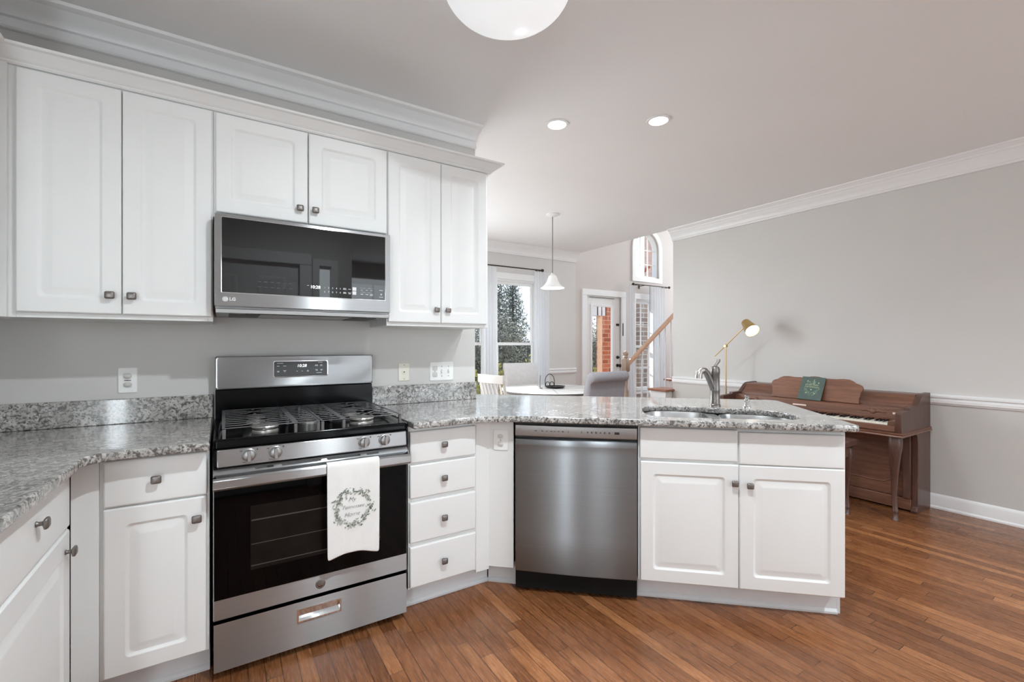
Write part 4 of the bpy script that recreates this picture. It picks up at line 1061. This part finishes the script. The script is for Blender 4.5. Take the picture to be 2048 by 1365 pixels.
for s_ in (-1, 1):
    c = 0.462*s_
    m.lathe([(0.0215, 0.2045), (0.020, 0.198), (0.012, 0.194), (0.004, 0.193)], (c, 0.0035, 0.752), 'y', 14)
    for d in (-1, 1):
        m.tube([(c+d*0.02, 0.207, 0.752), (c+d*0.045, 0.205, 0.758), (c+d*0.06, 0.205, 0.750), (c+d*0.078, 0.206, 0.754), (c+d*0.088, 0.207, 0.750)], [0.006, 0.006, 0.005, 0.004, 0.002], 8)
m.build('carved_rosettes', 'walnut', fb, smooth=60)
for a, b_, c, d in ((-0.128, -0.018, 0.738, 0.750), (0.590, 0.628, 0.744, 0.758)):
    MB().box(a, b_, 0.2015, 0.2045, c, d).build('paper_label', 'label', fb)
box('lid_ledge', 'walnut', t, -0.6665, 0.6665, 0.2855, 0.335, 0.742, 0.784)
lidp = [(0.300, 0.7845), (0.303, 0.800), (0.330, 0.812), (0.362, 0.838), (0.392, 0.872), (0.415, 0.886), (0.440, 0.888), (0.584, 0.888), (0.584, 0.868), (0.44, 0.868), (0.36, 0.800), (0.33, 0.7845)]
MB().prism(lidp, 'x', -0.6665, 0.6665).build('lid', 'walnut', t, smooth=50)
half = [(0.0, 1.000), (0.030, 0.998), (0.070, 0.989), (0.10, 0.985), (0.17, 0.985), (0.215, 0.990), (0.262, 0.988), (0.295, 0.974), (0.315, 0.958), (0.336, 0.952), (0.355, 0.942), (0.366, 0.922), (0.364, 0.900), (0.352, 0.882), (0.352, 0.858), (0.345, 0.835), (0.348, 0.790)]
outl = [(x, z) for x, z in half]+[(-x, z) for x, z in reversed(half[1:])]
me = curve_plate([(x-0.003, z-0.79) for x, z in outl], [], 0.018, 0.003)
for v in me.vertices: v.co = (v.co.x, -v.co.z, v.co.y)
finish('music_desk', me, 'walnut_desk', t, smooth=30, loc=(0, 0.282, 0.7875), rot=(math.radians(-15), 0, 0))
box('lower_panel', 'walnut', t, -0.6665, 0.6665, 0.335, 0.36, 0.10, 0.605)
box('bottom_rail', 'walnut', t, -0.6665, 0.6665, 0.312, 0.36, 0.012, 0.098, 0.004)
box('back_panel', 'walnut_v', t, -0.6665, 0.6665, 0.555, 0.58, 0.02, 0.866)
m = MB()
pts = [(-0.60, 0.60), (-0.60, 0.23), (-0.52, 0.19)]
for s_ in (-1, 1):
    m.tube([(s_*0.58, 0.333, 0.252), (s_*0.545, 0.333, 0.240), (s_*0.53, 0.333, 0.215), (s_*0.50, 0.333, 0.195), (s_*0.42, 0.333, 0.190), (0, 0.333, 0.200)], 0.0045, 6)
    m.tube([(s_*0.58, 0.333, 0.252), (s_*0.595, 0.333, 0.30), (s_*0.598, 0.333, 0.42), (s_*0.585, 0.333, 0.53), (s_*0.52, 0.333, 0.560), (s_*0.40, 0.333, 0.548), (0, 0.333, 0.555)], 0.0045, 6)
m.build('panel_moulding', 'walnut', t, smooth=50)
for s_ in (-1, 1): box('corner_stile', 'walnut_v', t, min(s_*0.62, s_*0.6665), max(s_*0.62, s_*0.6665), 0.300, 0.3345, 0.10, 0.604, 0.003)
def cabriole(parent, x, y, h, sc, sx, mat='walnut_v', name='leg'):
    # knee bulges outward and forward, ankle sweeps back, foot scrolls out
    st = [(1.00, 0.010, 0.000, 0.044), (0.95, 0.004, -0.006, 0.046), (0.88, 0.000, -0.014, 0.044), (0.80, 0.002, -0.016, 0.038), (0.70, 0.006, -0.010, 0.032), (0.55, 0.012, 0.000, 0.025), (0.40, 0.016, 0.006, 0.020), (0.26, 0.016, 0.006, 0.0165), (0.16, 0.010, 0.000, 0.0155), (0.11, 0.004, -0.008, 0.019), (0.095, 0.003, -0.010, 0.021), (0.08, 0.003, -0.010, 0.016), (0.045, 0.000, -0.018, 0.017), (0.02, -0.004, -0.030, 0.020), (0.002, -0.006, -0.036, 0.021)]
    L = []
    for f, ox_, oy_, r in st:
        L.append([(x+sx*(-ox_)*sc+p[0], y+oy_*sc+p[1], h*f) for p in rrect(-r*sc, r*sc, -r*sc, r*sc, r*sc*0.72, 4)])
    return MB().loops(L).build(name, mat, parent, smooth=60)
for s_ in (-1, 1): cabriole(t, s_*0.660, 0.050, 0.603, 0.86, s_)
m = MB()
for k in range(3): m.box(-0.09+0.075*k, -0.06+0.075*k, 0.22, 0.31, 0.075, 0.087)
m.build('pedals', 'brass', t, bevel=0.003)

t = thing('songbook', 'dark green songbook with gilt cover standing on the piano music desk', 'book', (4.12+0.232, -0.725, 0.789), -PI/2)
bkx = 0.0
th_ = math.radians(-26)
R_ = Matrix.Translation((-0.010, 0, 0)) @ Matrix.Rotation(math.radians(1.5), 4, 'Y') @ Matrix.Rotation(th_, 4, 'X')
w_, h_ = 0.092, 0.214
MB().box(-w_, w_, -0.010, -0.0075, 0.0, h_, R_).build('front_cover', 'book', t, bevel=0.001)
MB().box(-w_, w_, -0.0002, 0.002, 0.0, h_, R_).build('back_cover', 'book', t, bevel=0.001)
MB().box(-w_, -w_+0.003, -0.0075, -0.0002, 0.0, h_, R_).build('spine', 'book', t)
MB().box(-w_+0.003, w_-0.003, -0.0075, -0.0002, 0.004, h_-0.004, R_).build('pages', 'pages', t)
m = MB(); m2 = MB(); rb = random.Random(11)
def dia(mb, x, z, a, b_, y=-0.0106): mb.add([R_ @ Vector(p) for p in ((x-a, y, z), (x, y, z-b_), (x+a, y, z), (x, y, z+b_))], [(0, 1, 2, 3)])
for k in range(130):
    a = rb.uniform(0, 2*PI); r = rb.uniform(0.55, 1.0); x = 0.062*r*math.cos(a); z = 0.108+0.070*r*math.sin(a)
    if abs(z-0.125) < 0.022 and abs(x) < 0.055: continue
    dia(m2, x, z, rb.uniform(0.002, 0.006), rb.uniform(0.002, 0.006))
for row, zz in ((0, 0.137), (1, 0.117)):
    for k in range(9):
        x = -0.048+0.012*k; z = zz+0.004*math.sin(PI*k/8)
        q = rb.random()
        m.box(x-0.0045, x-0.0025, -0.0107, -0.0103, z-0.006, z+0.006, R_)
        m.box(x-0.0045, x+0.0035, -0.0107, -0.0103, z+(0.004 if q < 0.6 else -0.006), z+(0.006 if q < 0.6 else -0.004), R_)
        if q > 0.35: m.box(x+0.0015, x+0.0035, -0.0107, -0.0103, z-0.006, z+0.006, R_)
for x, z in ((-0.04, 0.172), (0.048, 0.160), (0.0, 0.094), (-0.034, 0.062), (0.034, 0.060)):
    for k in range(3):
        dia(m, x+0.003*math.cos(k*2.1), z+0.003*math.sin(k*2.1), 0.0045, 0.0045, -0.0108)
m.tube([R_ @ Vector(p) for p in ((0.006, -0.0106, 0.150), (0.014, -0.0106, 0.165), (0.008, -0.0106, 0.178), (0.012, -0.0106, 0.190))], 0.0022, 6)
m2.build('cover_foliage', 'gilt2', t, smooth=0); m.build('cover_title', 'gilt', t, smooth=0)

t = thing('piano_bench', 'dark walnut piano bench with cabriole legs tucked under the keyboard', 'bench', (3.86, -0.775, 0), -PI/2)
box('seat', 'walnut_v', t, -0.43, 0.43, -0.16, 0.170, 0.522, 0.568, 0.008)
m = MB(); 
for a, b_, c, d in ((-0.385, 0.385, -0.135, -0.117), (-0.385, 0.385, 0.122, 0.140), (-0.385, -0.367, -0.117, 0.122), (0.367, 0.385, -0.117, 0.122)): m.box(a, b_, c, d, 0.435, 0.5215)
m.build('apron', 'walnut', t, bevel=0.002)
for sx in (-1, 1):
    for yy in (-0.125, 0.150): cabriole(t, sx*0.372, yy, 0.50, 0.72, sx)

# ------------------------------------------------------------------ brass floor lamp behind the piano
LXX, LYY = 4.50, 0.155
t = thing('floor_lamp', 'slim brass floor lamp with tilted cone shade lit beside the piano', 'lamp', (LXX, LYY, 0))
MB().lathe([(0.115, 0.0), (0.115, 0.012), (0.105, 0.018), (0.012, 0.022)], n=32).build('base', 'brass', t, smooth=40)
MB().lathe([(0.0065, 0.02), (0.0065, 1.262), (0.009, 1.262), (0.009, 1.275), (0.004, 1.28)], n=12).build('pole', 'brass', t, smooth=40)
a0 = Vector((0.012, 0.135, 1.150)); a1 = Vector((-0.012, -0.218, 1.458))
MB().tube([a0, a1], 0.0052, 10).build('arm', 'brass', t, smooth=40)
MB().lathe([(0.013, -0.022), (0.013, 0.014)], (0, 0, 1.258), 'x', 14).build('pivot', 'brass', t, smooth=40)
ax = Vector((-0.42, -0.72, -0.60)).normalized()
T_ = Matrix.Translation(a1+Vector((-0.005, -0.022, 0.016))) @ ax.to_track_quat('Z', 'Y').to_matrix().to_4x4() @ Matrix.Scale(0.84, 4)
MB().lathe([(0.012, -0.055), (0.042, -0.055), (0.048, -0.050), (0.080, 0.135), (0.078, 0.135), (0.046, -0.044), (0.01, -0.047)], n=36, T=T_, cap0=False, cap1=False).build('shade', 'brass', t, smooth=40)
MB().lathe([(0.0, 0.105), (0.073, 0.105), (0.0735, 0.108), (0.0, 0.1085)], n=30, T=T_, cap0=False, cap1=False).build('diffuser', 'lamp_bulb', t, smooth=40)
lp = T_ @ Vector((0, 0, 0.145))
light('floor_lamp_glow', 'SPOT', lp, aim(ax), 8, (1, 0.95, 0.88), shadow_soft_size=0.05, spot_size=math.radians(130), spot_blend=0.6)

# ------------------------------------------------------------------ dining area
TX, TY = 3.35, 1.66
t = thing('dining_table', 'round pale dining table with thin inlay lines beyond the peninsula', 'table', (TX, TY, 0))
MB().lathe([(0.606, 0.7405), (0.612, 0.744), (0.600, 0.750)], n=64).build('tabletop', 'table_top', t, smooth=40)
MB().lathe([(0.56, 0.712), (0.600, 0.720), (0.610, 0.730), (0.610, 0.7402)], n=64).build('edge_band', 'table_line', t, smooth=40)
m = MB()
for ang in (0.25, 0.25+PI/2, 0.25+PI/4, 0.25-PI/4):
    d = Vector((math.cos(ang), math.sin(ang))); n_ = Vector((-d.y, d.x))*0.003; r = 0.595
    for r0, r1 in ((-r, -0.12), (0.12, r)):
        m.loops([[(d.x*r0-n_.x, d.y*r0-n_.y, z), (d.x*r0+n_.x, d.y*r0+n_.y, z), (d.x*r1+n_.x, d.y*r1+n_.y, z), (d.x*r1-n_.x, d.y*r1-n_.y, z)] for z in (0.7495, 0.7506)])
m.build('inlay_lines', 'table_line', t, smooth=0)
MB().lathe([(0.24, 0.0), (0.25, 0.03), (0.20, 0.05), (0.07, 0.09), (0.055, 0.30), (0.075, 0.48), (0.06, 0.62), (0.14, 0.70), (0.2, 0.712)], n=32).build('pedestal', 'chair_white', t, smooth=50)

t = thing('centrepiece_tray', 'dark round tray with an arched wire handle on the dining table', 'tray', (3.42, 1.68, 0.7508))
MB().lathe([(0.06, 0.0), (0.105, 0.006), (0.122, 0.024), (0.118, 0.025), (0.10, 0.011), (0.0, 0.008)], n=32, cap1=False).build('tray', 'dark_metal', t, smooth=50)
rv = Vector((math.cos(B), -math.sin(B), 0))
m = MB(); hc = Vector((-0.05, 0.04, 0))
def hp(x, z): q = hc+rv*x; return (q.x, q.y, z)
m.tube([hp(-0.055, 0.012), hp(-0.056, 0.09), hp(-0.045, 0.135), hp(-0.02, 0.162), hp(0.0, 0.168), hp(0.02, 0.162), hp(0.045, 0.135), hp(0.056, 0.09), hp(0.055, 0.012)], 0.0042, 8)
m.build('wire_handle', 'dark_metal', t, smooth=60)
m = MB()
for c in (-0.026, 0.026):
    m.tube([hp(c+0.024*math.cos(a*PI/8), 0.045+0.030*math.sin(a*PI/8)) for a in range(17)], 0.0042, 8)
m.build('wire_scroll', 'dark_metal', t, smooth=60)
t = thing('wire_stand', 'thin upright dark wire holder standing left of the tray on the dining table', 'holder', (3.235, 1.735, 0.7508))
MB().lathe([(0.03, 0.0), (0.03, 0.004), (0.006, 0.006)], n=18).build('foot', 'dark_metal', t)
MB().tube([(0, 0, 0.005), (0, 0, 0.10), (0.004, 0.0, 0.155)], 0.0032, 8).build('stem', 'dark_metal', t)

def parsons_chair(label, x, y, facing, mat):
    """facing: direction the sitter looks, degrees from +X; local -y is the front"""
    t = thing('dining_chair', label, 'chair', (x, y, 0), math.radians(facing)+PI/2, 'upholstered dining chairs')
    L = []
    for i, z in ((0.02, 0.36), (0.0, 0.38), (0.0, 0.45), (0.015, 0.475), (0.05, 0.485)):
        L.append([(p[0], p[1], z) for p in rrect(-0.235+i, 0.235-i, -0.24+i, 0.22-i, 0.04, 4)])
    MB().loops(L).build('seat', mat, t, smooth=50)
    # rolled-over back: profile in (y, z) swept across the width, ends drawn in
    fr = [(0.165, 0.40), (0.150, 0.52), (0.160, 0.70), (0.190, 0.86), (0.215, 0.955), (0.232, 0.995), (0.262, 1.022), (0.295, 1.026), (0.322, 1.008), (0.332, 0.978), (0.322, 0.948), (0.300, 0.932), (0.282, 0.922), (0.272, 0.86), (0.250, 0.70), (0.232, 0.52), (0.235, 0.40)]
    cy_ = sum(p[0] for p in fr)/len(fr); cz_ = sum(p[1] for p in fr)/len(fr); L = []
    for xx, sc in ((-0.236, 0.80), (-0.232, 0.93), (-0.222, 0.985), (-0.205, 1.0), (0.0, 1.0), (0.205, 1.0), (0.222, 0.985), (0.232, 0.93), (0.236, 0.80)):
        L.append([(xx, cy_+(p[0]-cy_)*sc, 0.40+(p[1]-0.40)*(0.985+0.015*sc) if sc < 1 else p[1]) for p in fr])
    MB().loops(L).build('backrest', mat, t, smooth=60)
    for sx in (-1, 1):
        for yy, dy in ((-0.205, -0.01), (0.185, 0.05)):
            MB().loops([[(sx*0.20+a*q, yy+dy*(1-k)+b_*q, z) for a, b_ in ((-1, -1), (1, -1), (1, 1), (-1, 1))] for z, q, k in ((0.0, 0.014, 0), (0.362, 0.021, 1))]).build('leg', 'oak_dark', t, bevel=0.002)
    return t
parsons_chair('grey upholstered dining chair with rolled top seen from behind over the peninsula', 3.00, 0.645, 94, 'fabric_grey')
parsons_chair('white upholstered dining chair facing us in front of the dining room window', 3.40, 2.22, -100, 'fabric')
t = thing('slat_chair', 'painted white slat back dining chair at the left side of the dining table', 'chair', (2.665, 1.50, 0), math.radians(8)+PI/2)
box('seat', 'chair_white', t, -0.21, 0.21, -0.21, 0.21, 0.43, 0.458, 0.008)
for sx in (-1, 1):
    MB().tube([(sx*0.19, -0.19, 0.0), (sx*0.185, -0.18, 0.432)], [0.015, 0.021], 12).build('leg', 'chair_white', t)
    MB().tube([(sx*0.185, 0.235, 0.0), (sx*0.185, 0.19, 0.44), (sx*0.190, 0.205, 0.65), (sx*0.197, 0.262, 0.945)], [0.015, 0.021, 0.019, 0.015], 12).build('rear_leg', 'chair_white', t)
L = []
for k in range(9):
    u = -1+2*k/8; yy = 0.262+0.028*(1-u*u)
    L.append([(u*0.215, yy+a, z+ (0.262-0.262)) for a, z in ((-0.011, 0.868), (0.011, 0.868), (0.016, 0.958), (-0.006, 0.958))])
MB().loops(L).build('top_rail', 'chair_white', t, bevel=0.004)
for k in range(6):
    u = -0.8+1.6*k/5; x = u*0.19
    MB().loops([[(x-0.013, 0.192+0.0*u-0.005, 0.456), (x+0.013, 0.187, 0.456), (x+0.013, 0.197, 0.456), (x-0.013, 0.197, 0.456)],
                [(x-0.013, 0.215, 0.66), (x+0.013, 0.215, 0.66), (x+0.013, 0.225, 0.66), (x-0.013, 0.225, 0.66)],
                [(x*1.05-0.013, 0.258+0.022*(1-u*u), 0.872), (x*1.05+0.013, 0.258+0.022*(1-u*u), 0.872), (x*1.05+0.013, 0.268+0.022*(1-u*u), 0.872), (x*1.05-0.013, 0.268+0.022*(1-u*u), 0.872)]]).build('slat', 'chair_white', t)

def curtain(label, x0, x1, y, ztop, zbot, waves, seed, gather=0.0):
    t = thing('curtain', label, 'curtain', ((x0+x1)/2, y, zbot), 0, 'sheer white curtains')
    n = waves*8; rr_ = random.Random(seed); ph = [rr_.uniform(-0.6, 0.6) for _ in range(waves+1)]
    L = []
    for k in range(n+1):
        u = k/n; w = (x1-x0)/2; ln = []
        for j in range(9):
            v = j/8; amp = 0.010+0.020*v; a = u*waves*2*PI+ph[int(u*waves)]*0.3*v
            ln.append(((2*u-1)*w*(1-gather*math.sin(PI*v)*0.5), amp*math.sin(a), (ztop-zbot)*(1-v)))
        L.append(ln)
    MB().loops(L, cap0=False, cap1=False, closed=False).build('panel', 'sheer', t, smooth=80)
curtain('sheer curtain panel between the pair of dining room windows', 2.945, 3.160, 2.635, 2.325, 0.02, 5, 1)
curtain('sheer curtain panel right of the dining room window', 3.785, 4.05, 2.635, 2.325, 0.02, 6, 2)
curtain('sheer curtain panel right of the tall hall window behind the stair rail', 6.205, 6.60, 2.635, 2.265, 0.02, 6, 3)
curtain('narrow sheer curtain panel left of the tall hall window', 5.70, 5.835, 2.635, 2.265, 0.02, 3, 4)
def rod(label, x0, x1, y, z, brs):
    t = thing('curtain_rod', label, 'curtain rod', (x0, y, z), 0, 'dark curtain rods')
    MB().lathe([(0.0085, 0), (0.0085, x1-x0)], (0, 0, 0), 'x', 12).build('rod', 'dark_metal', t)
    for e in (0, x1-x0): MB().sphere((e, 0, 0), (0.026, 0.022, 0.022), 14, 8).build('finial', 'dark_metal', t, smooth=60)
    for b_ in brs:
        m = MB().box(b_-x0-0.006, b_-x0+0.006, -0.012, YF-y-0.001, -0.012, -0.002); m.box(b_-x0-0.014, b_-x0+0.014, YF-y-0.008, YF-y-0.001, -0.05, 0.02)
        m.build('bracket', 'dark_metal', t)
rod('dark curtain rod over the dining room windows', 2.30, 3.93, 2.635, 2.345, (2.5, 3.90))
rod('dark curtain rod over the tall hall window', 5.80, 6.70, 2.635, 2.285, (5.90, 6.06, 6.66))
t = thing('blind_cord', 'pair of beaded blind cords hanging from the rod of the tall hall window', 'cord', (6.14, 2.655, 2.28))
for xx, ln in ((-0.295, 0.32), (0.085, 0.42)):
    m = MB().tube([(xx, 0, 0.0), (xx, 0, -ln)], 0.003, 6)
    for k in range(int(ln/0.03)): m.sphere((xx, 0, -0.02-0.03*k), 0.007, 8, 6)
    m.build('bead_strand', 'dark_metal', t)

# ------------------------------------------------------------------ stairs
t = thing('stair_railing', 'pale oak handrail with turned newel post and white balusters', 'railing', (4.85, 1.9, 0))
pr = [(0.042, 0.0), (0.042, 0.62), (0.030, 0.64), (0.024, 0.68), (0.030, 0.78), (0.026, 0.84), (0.018, 0.86), (0.030, 0.875), (0.030, 0.885), (0.020, 0.895)]
m = MB().lathe(pr, n=20)
m.loops([[(p[0], p[1], z) for p in rrect(-0.042*q, 0.042*q, -0.042*q, 0.042*q, 0.008*q, 2)] for z, q in ((0.890, 0.7), (0.905, 1.0), (1.060, 1.0), (1.075, 0.72))])
m.lathe([(0.022, 1.07), (0.020, 1.085), (0.038, 1.096), (0.040, 1.102), (0.026, 1.110), (0.024, 1.118), (0.037, 1.135), (0.039, 1.152), (0.030, 1.172), (0.012, 1.184), (0.003, 1.187)], n=20)
m.build('newel_post', 'newel', t, smooth=45)
sl = 0.737
def hr(x): return 1.005+(x-0.045)*sl
sec = [(-0.030, 0.0), (-0.030, 0.022), (-0.034, 0.030), (-0.030, 0.048), (-0.014, 0.058), (0.014, 0.058), (0.030, 0.048), (0.034, 0.030), (0.030, 0.022), (0.030, 0.0)]
MB().loops([[(x, p[0], hr(x)-0.03+p[1]) for p in sec] for x in (0.04, 2.6)]).build('handrail', 'oak', t, smooth=40)
RISE, RUN = 0.19, 0.258
for k in range(9):
    x = 0.20+RUN*k*1.0; zb_ = RISE*(k+1) if k < 8 else RISE*8
    for dxx in (0.0, RUN/2):
        xx = x+dxx; b0 = RISE*(int((xx-0.10)/RUN)+1)+0.001
        MB().lathe([(0.016, b0), (0.016, b0+0.16), (0.011, b0+0.18), (0.014, b0+0.30), (0.009, hr(xx)-0.031)], (xx, 0, 0), 'z', 10).build('baluster', 'trim', t, smooth=50)
t = thing('staircase', 'staircase climbing to the right behind the piano wall, white risers and wood treads', 'staircase', (4.95, 1.45, 0))
for k in range(9):
    st = MB().box(RUN*k, RUN*(k+1) if k < 8 else RUN*9, -0.395, 0.42, 0.0, RISE*(k+1)-0.03).build('riser', 'trim', t)
    MB().box(RUN*k-0.028, RUN*(k+1), -0.395, 0.49, RISE*(k+1)-0.0298, RISE*(k+1)).build('tread', 'oak_dark', t, bevel=0.006)
t = thing('half_wall', 'low white half wall with a stained wood cap at the end of the piano wall', 'half wall', (4.74, 1.06, 0))
MB().box(-0.14, 0.10, -0.05, 0.18, 0.0, 0.700).build('body', 'trim', t)
MB().box(-0.175, 0.13, -0.085, 0.205, 0.7002, 0.726).build('cap', 'oak_dark', t, bevel=0.008)

# ------------------------------------------------------------------ garden
struct(MB().box(-25, 40, 2.96, 45, -0.42, -0.30).build('ground_lawn', 'grass'))
struct(MB().box(3.4, 11.6, 2.97, 7.0, -0.2998, -0.10).build('ground_patio', 'paving'))
t = thing('brick_column', 'orange red brick porch pier seen through the glazed door', 'column', (8.80, 6.35, -0.10))
MB().box(-0.49, 0.50, -0.35, -0.12, 0.0, 3.6).build('shaft', 'brick', t)
t = thing('brick_wall', 'pale weathered brick garden wall with a taller red pier outside the tall hall window', 'wall', (12.0, 8.2, -0.30))
MB().box(-0.12, 2.5, -0.2, -0.02, 0, 3.6).build('wall', 'brick_pale', t)
MB().box(0.62, 2.5, -0.1, 0.22, 3.6005, 8.0).build('pier', 'brick', t)
t = thing('lamp_post', 'wooden post with a glass lantern outside the glazed door', 'lamp post', (7.80, 5.60, -0.10))
box('post', 'post', t, -0.005, 0.085, -0.045, 0.045, 0.0, 2.08, 0.006)
box('lantern_pane', 'lantern', t, -0.17, 0.11, -0.14, 0.14, 2.0805, 2.36, 0.01)
MB().loops([[(p[0]-0.03, p[1], z) for p in rect(-0.18*q, 0.18*q, -0.16*q, 0.16*q)] for z, q in ((2.3605, 1.0), (2.38, 1.0), (2.48, 0.25))]).build('lantern_roof', 'dark_metal', t)
m = MB()
for a in (-0.17, 0.095):
    for b_ in (-0.145, 0.127): m.box(a-0.003, a+0.018, b_-0.004, b_+0.017, 2.081, 2.36)
m.box(-0.04, -0.02, -0.146, 0.146, 2.081, 2.36)
m.build('lantern_bars', 'dark_metal', t)
t = thing('fence', 'weathered grey board fence at the back of the garden', 'fence', (10, 17.6, -0.30))
for k in range(60):
    x = -14+k*0.46
    MB().box(x, x+0.445, -0.012, 0.012, 0.0, 1.75+0.02*math.sin(k*2.3)).build('board_panel', 'fence', t)
for z in (0.3, 1.4): MB().box(-14, 13.6, 0.013, 0.06, z, z+0.09).build('rail', 'fence', t)

def leaf_quad(lv, r, p, size):
    a = Vector((r.uniform(-1, 1), r.uniform(-1, 1), r.uniform(-1, 1))).normalized()*size
    b_ = a.cross(Vector((r.uniform(-1, 1), r.uniform(-1, 1), r.uniform(-1, 1)))).normalized()*size*0.42
    lv.add([p-a, p+b_, p+a, p-b_], [(0, 1, 2, 3)])
def grow_winter(seed, H):
    """low forked tree, many fine twigs and a thin veil of leaves"""
    r = random.Random(seed); tr = MB(); lv = MB(); tips = []
    def branch(p, d, ln, rad, lev):
        pts = [p]; q = p.copy(); dd = d.copy(); rs = [rad]
        for k in range(4):
            dd = (dd+Vector((r.uniform(-.28, .28), r.uniform(-.28, .28), r.uniform(-.08, .16)))).normalized()
            q = q+dd*ln/4; pts.append(q.copy()); rs.append(max(0.004, rad*(1-0.18*(k+1))))
            if lev >= 1: tips.append(q.copy())
        tr.tube(pts, rs, 6 if lev < 2 else 3)
        if lev < 4:
            for k in range(6 if lev == 0 else (4 if lev < 3 else 3)):
                b_ = pts[r.randint(1, 4)]; a = r.uniform(0, 2*PI)
                nd = (dd*0.5+Vector((math.cos(a), math.sin(a), r.uniform(-0.1, 0.6)))*0.85).normalized()
                branch(b_, nd, ln*r.uniform(0.55, 0.75), rad*0.5, lev+1)
    branch(Vector((0, 0, 0)), Vector((0.05, 0, 1)), H*0.36, H*0.022, 0)
    for k in range(9000):
        c = r.choice(tips); leaf_quad(lv, r, c+Vector((r.gauss(0, .2), r.gauss(0, .2), r.gauss(0, .2))), 0.042)
    return tr, lv
def grow_evergreen(seed, H):
    """drooping conifer leafy down to the grass"""
    r = random.Random(seed); tr = MB(); lv = MB()
    tr.tube([(0, 0, 0), (0.05, 0.02, H*0.4), (0.0, 0.05, H*0.97)], [H*0.018, H*0.013, 0.02], 7)
    for k in range(64):
        z = H*(0.06+0.88*k/64); a = k*2.4; R0 = H*0.23*(1-z/H)**0.8*r.uniform(0.7, 1.15)+0.15
        P = [Vector((math.cos(a)*R0*u, math.sin(a)*R0*u, z+0.10*math.sin(u*3)*R0-0.35*R0*u*u)) for u in (0, 0.35, 0.7, 1.0)]
        tr.tube(P, [0.022, 0.016, 0.010, 0.004], 4)
        for q in range(int(110*R0)+24):
            u = r.random()**0.7; i = min(2, int(u*3)); f = u*3-i; c = P[i].lerp(P[i+1], f)
            leaf_quad(lv, r, c+Vector((r.gauss(0, .11), r.gauss(0, .11), r.gauss(-0.08, .10))), 0.055)
    return tr, lv
protos = []
for kind, (fn, seed, H, lm, nm) in enumerate(((grow_winter, 4, 4.4, 'leaf', 'winter_tree'), (grow_evergreen, 9, 4.7, 'leaf_dark', 'evergreen_tree'))):
    tr, lv = fn(seed, H)
    t = thing(nm, 'tree', 'tree', (0, 0, -0.3), 0, 'trees in the back garden')
    tr.build('trunk', 'bark', t, smooth=60); lv.build('foliage', lm, t, smooth=0)
    protos.append(t)
spots = [(0, 6.6, 9.9, 0.4), (1, 8.6, 12.1, 1.0), (1, 6.6, 13.6, 3.0), (1, 8.3, 15.6, 0.3), (0, 3.0, 11.6, 2.0), (1, 11.0, 14.6, 5.0), (0, 9.7, 9.0, 1.9), (1, 15.4, 11.9, 2.6), (1, 14.2, 15.2, 4.4)]
seen = set()
for k, (kind, x, y, rz) in enumerate(spots):
    if kind not in seen: o = protos[kind]; seen.add(kind)
    else: o = copy_tree(protos[kind])
    o.location = (x, y, -0.3); o.rotation_euler = (0, 0, rz)
    o['label'] = ('bare branched grey tree in the garden behind the house' if kind == 0 else 'drooping grey green evergreen tree in the garden before the fence')
lv = MB(); rr2 = random.Random(5)
proto = None
for k, (x, y) in enumerate(((5.3, 7.75), (7.2, 7.7), (6.25, 7.8), (9.2, 7.6), (4.3, 7.8), (8.2, 7.65))):
    if proto is None:
        for q in range(500):
            a = rr2.uniform(0, 2*PI); c = rr2.random()**0.5; p = Vector((0.42*c*math.cos(a), 0.42*c*math.sin(a), rr2.uniform(0.02, 1.25)*(1.1-c*0.6)))
            v1 = Vector((rr2.uniform(-1, 1), rr2.uniform(-1, 1), rr2.uniform(-.3, 1))).normalized()*0.06; v2 = v1.cross(Vector((rr2.uniform(-1, 1), rr2.uniform(-1, 1), rr2.uniform(-1, 1)))).normalized()*0.03
            lv.add([p-v1, p+v2, p+v1, p-v2], [(0, 1, 2, 3)])
        proto = thing('shrub', 'low yellow green shrub on the lawn outside the dining room window', 'shrub', (x, y, -0.3), 0, 'garden shrubs')
        lv.build('foliage', 'shrub', proto, smooth=0)
        MB().tube([(0, 0, 0), (0.02, 0, 0.4)], [0.03, 0.015], 6).build('stem', 'bark', proto)
    else:
        o = copy_tree(proto); o.location = (x, y, -0.3); o.rotation_euler = (0, 0, k*1.3)
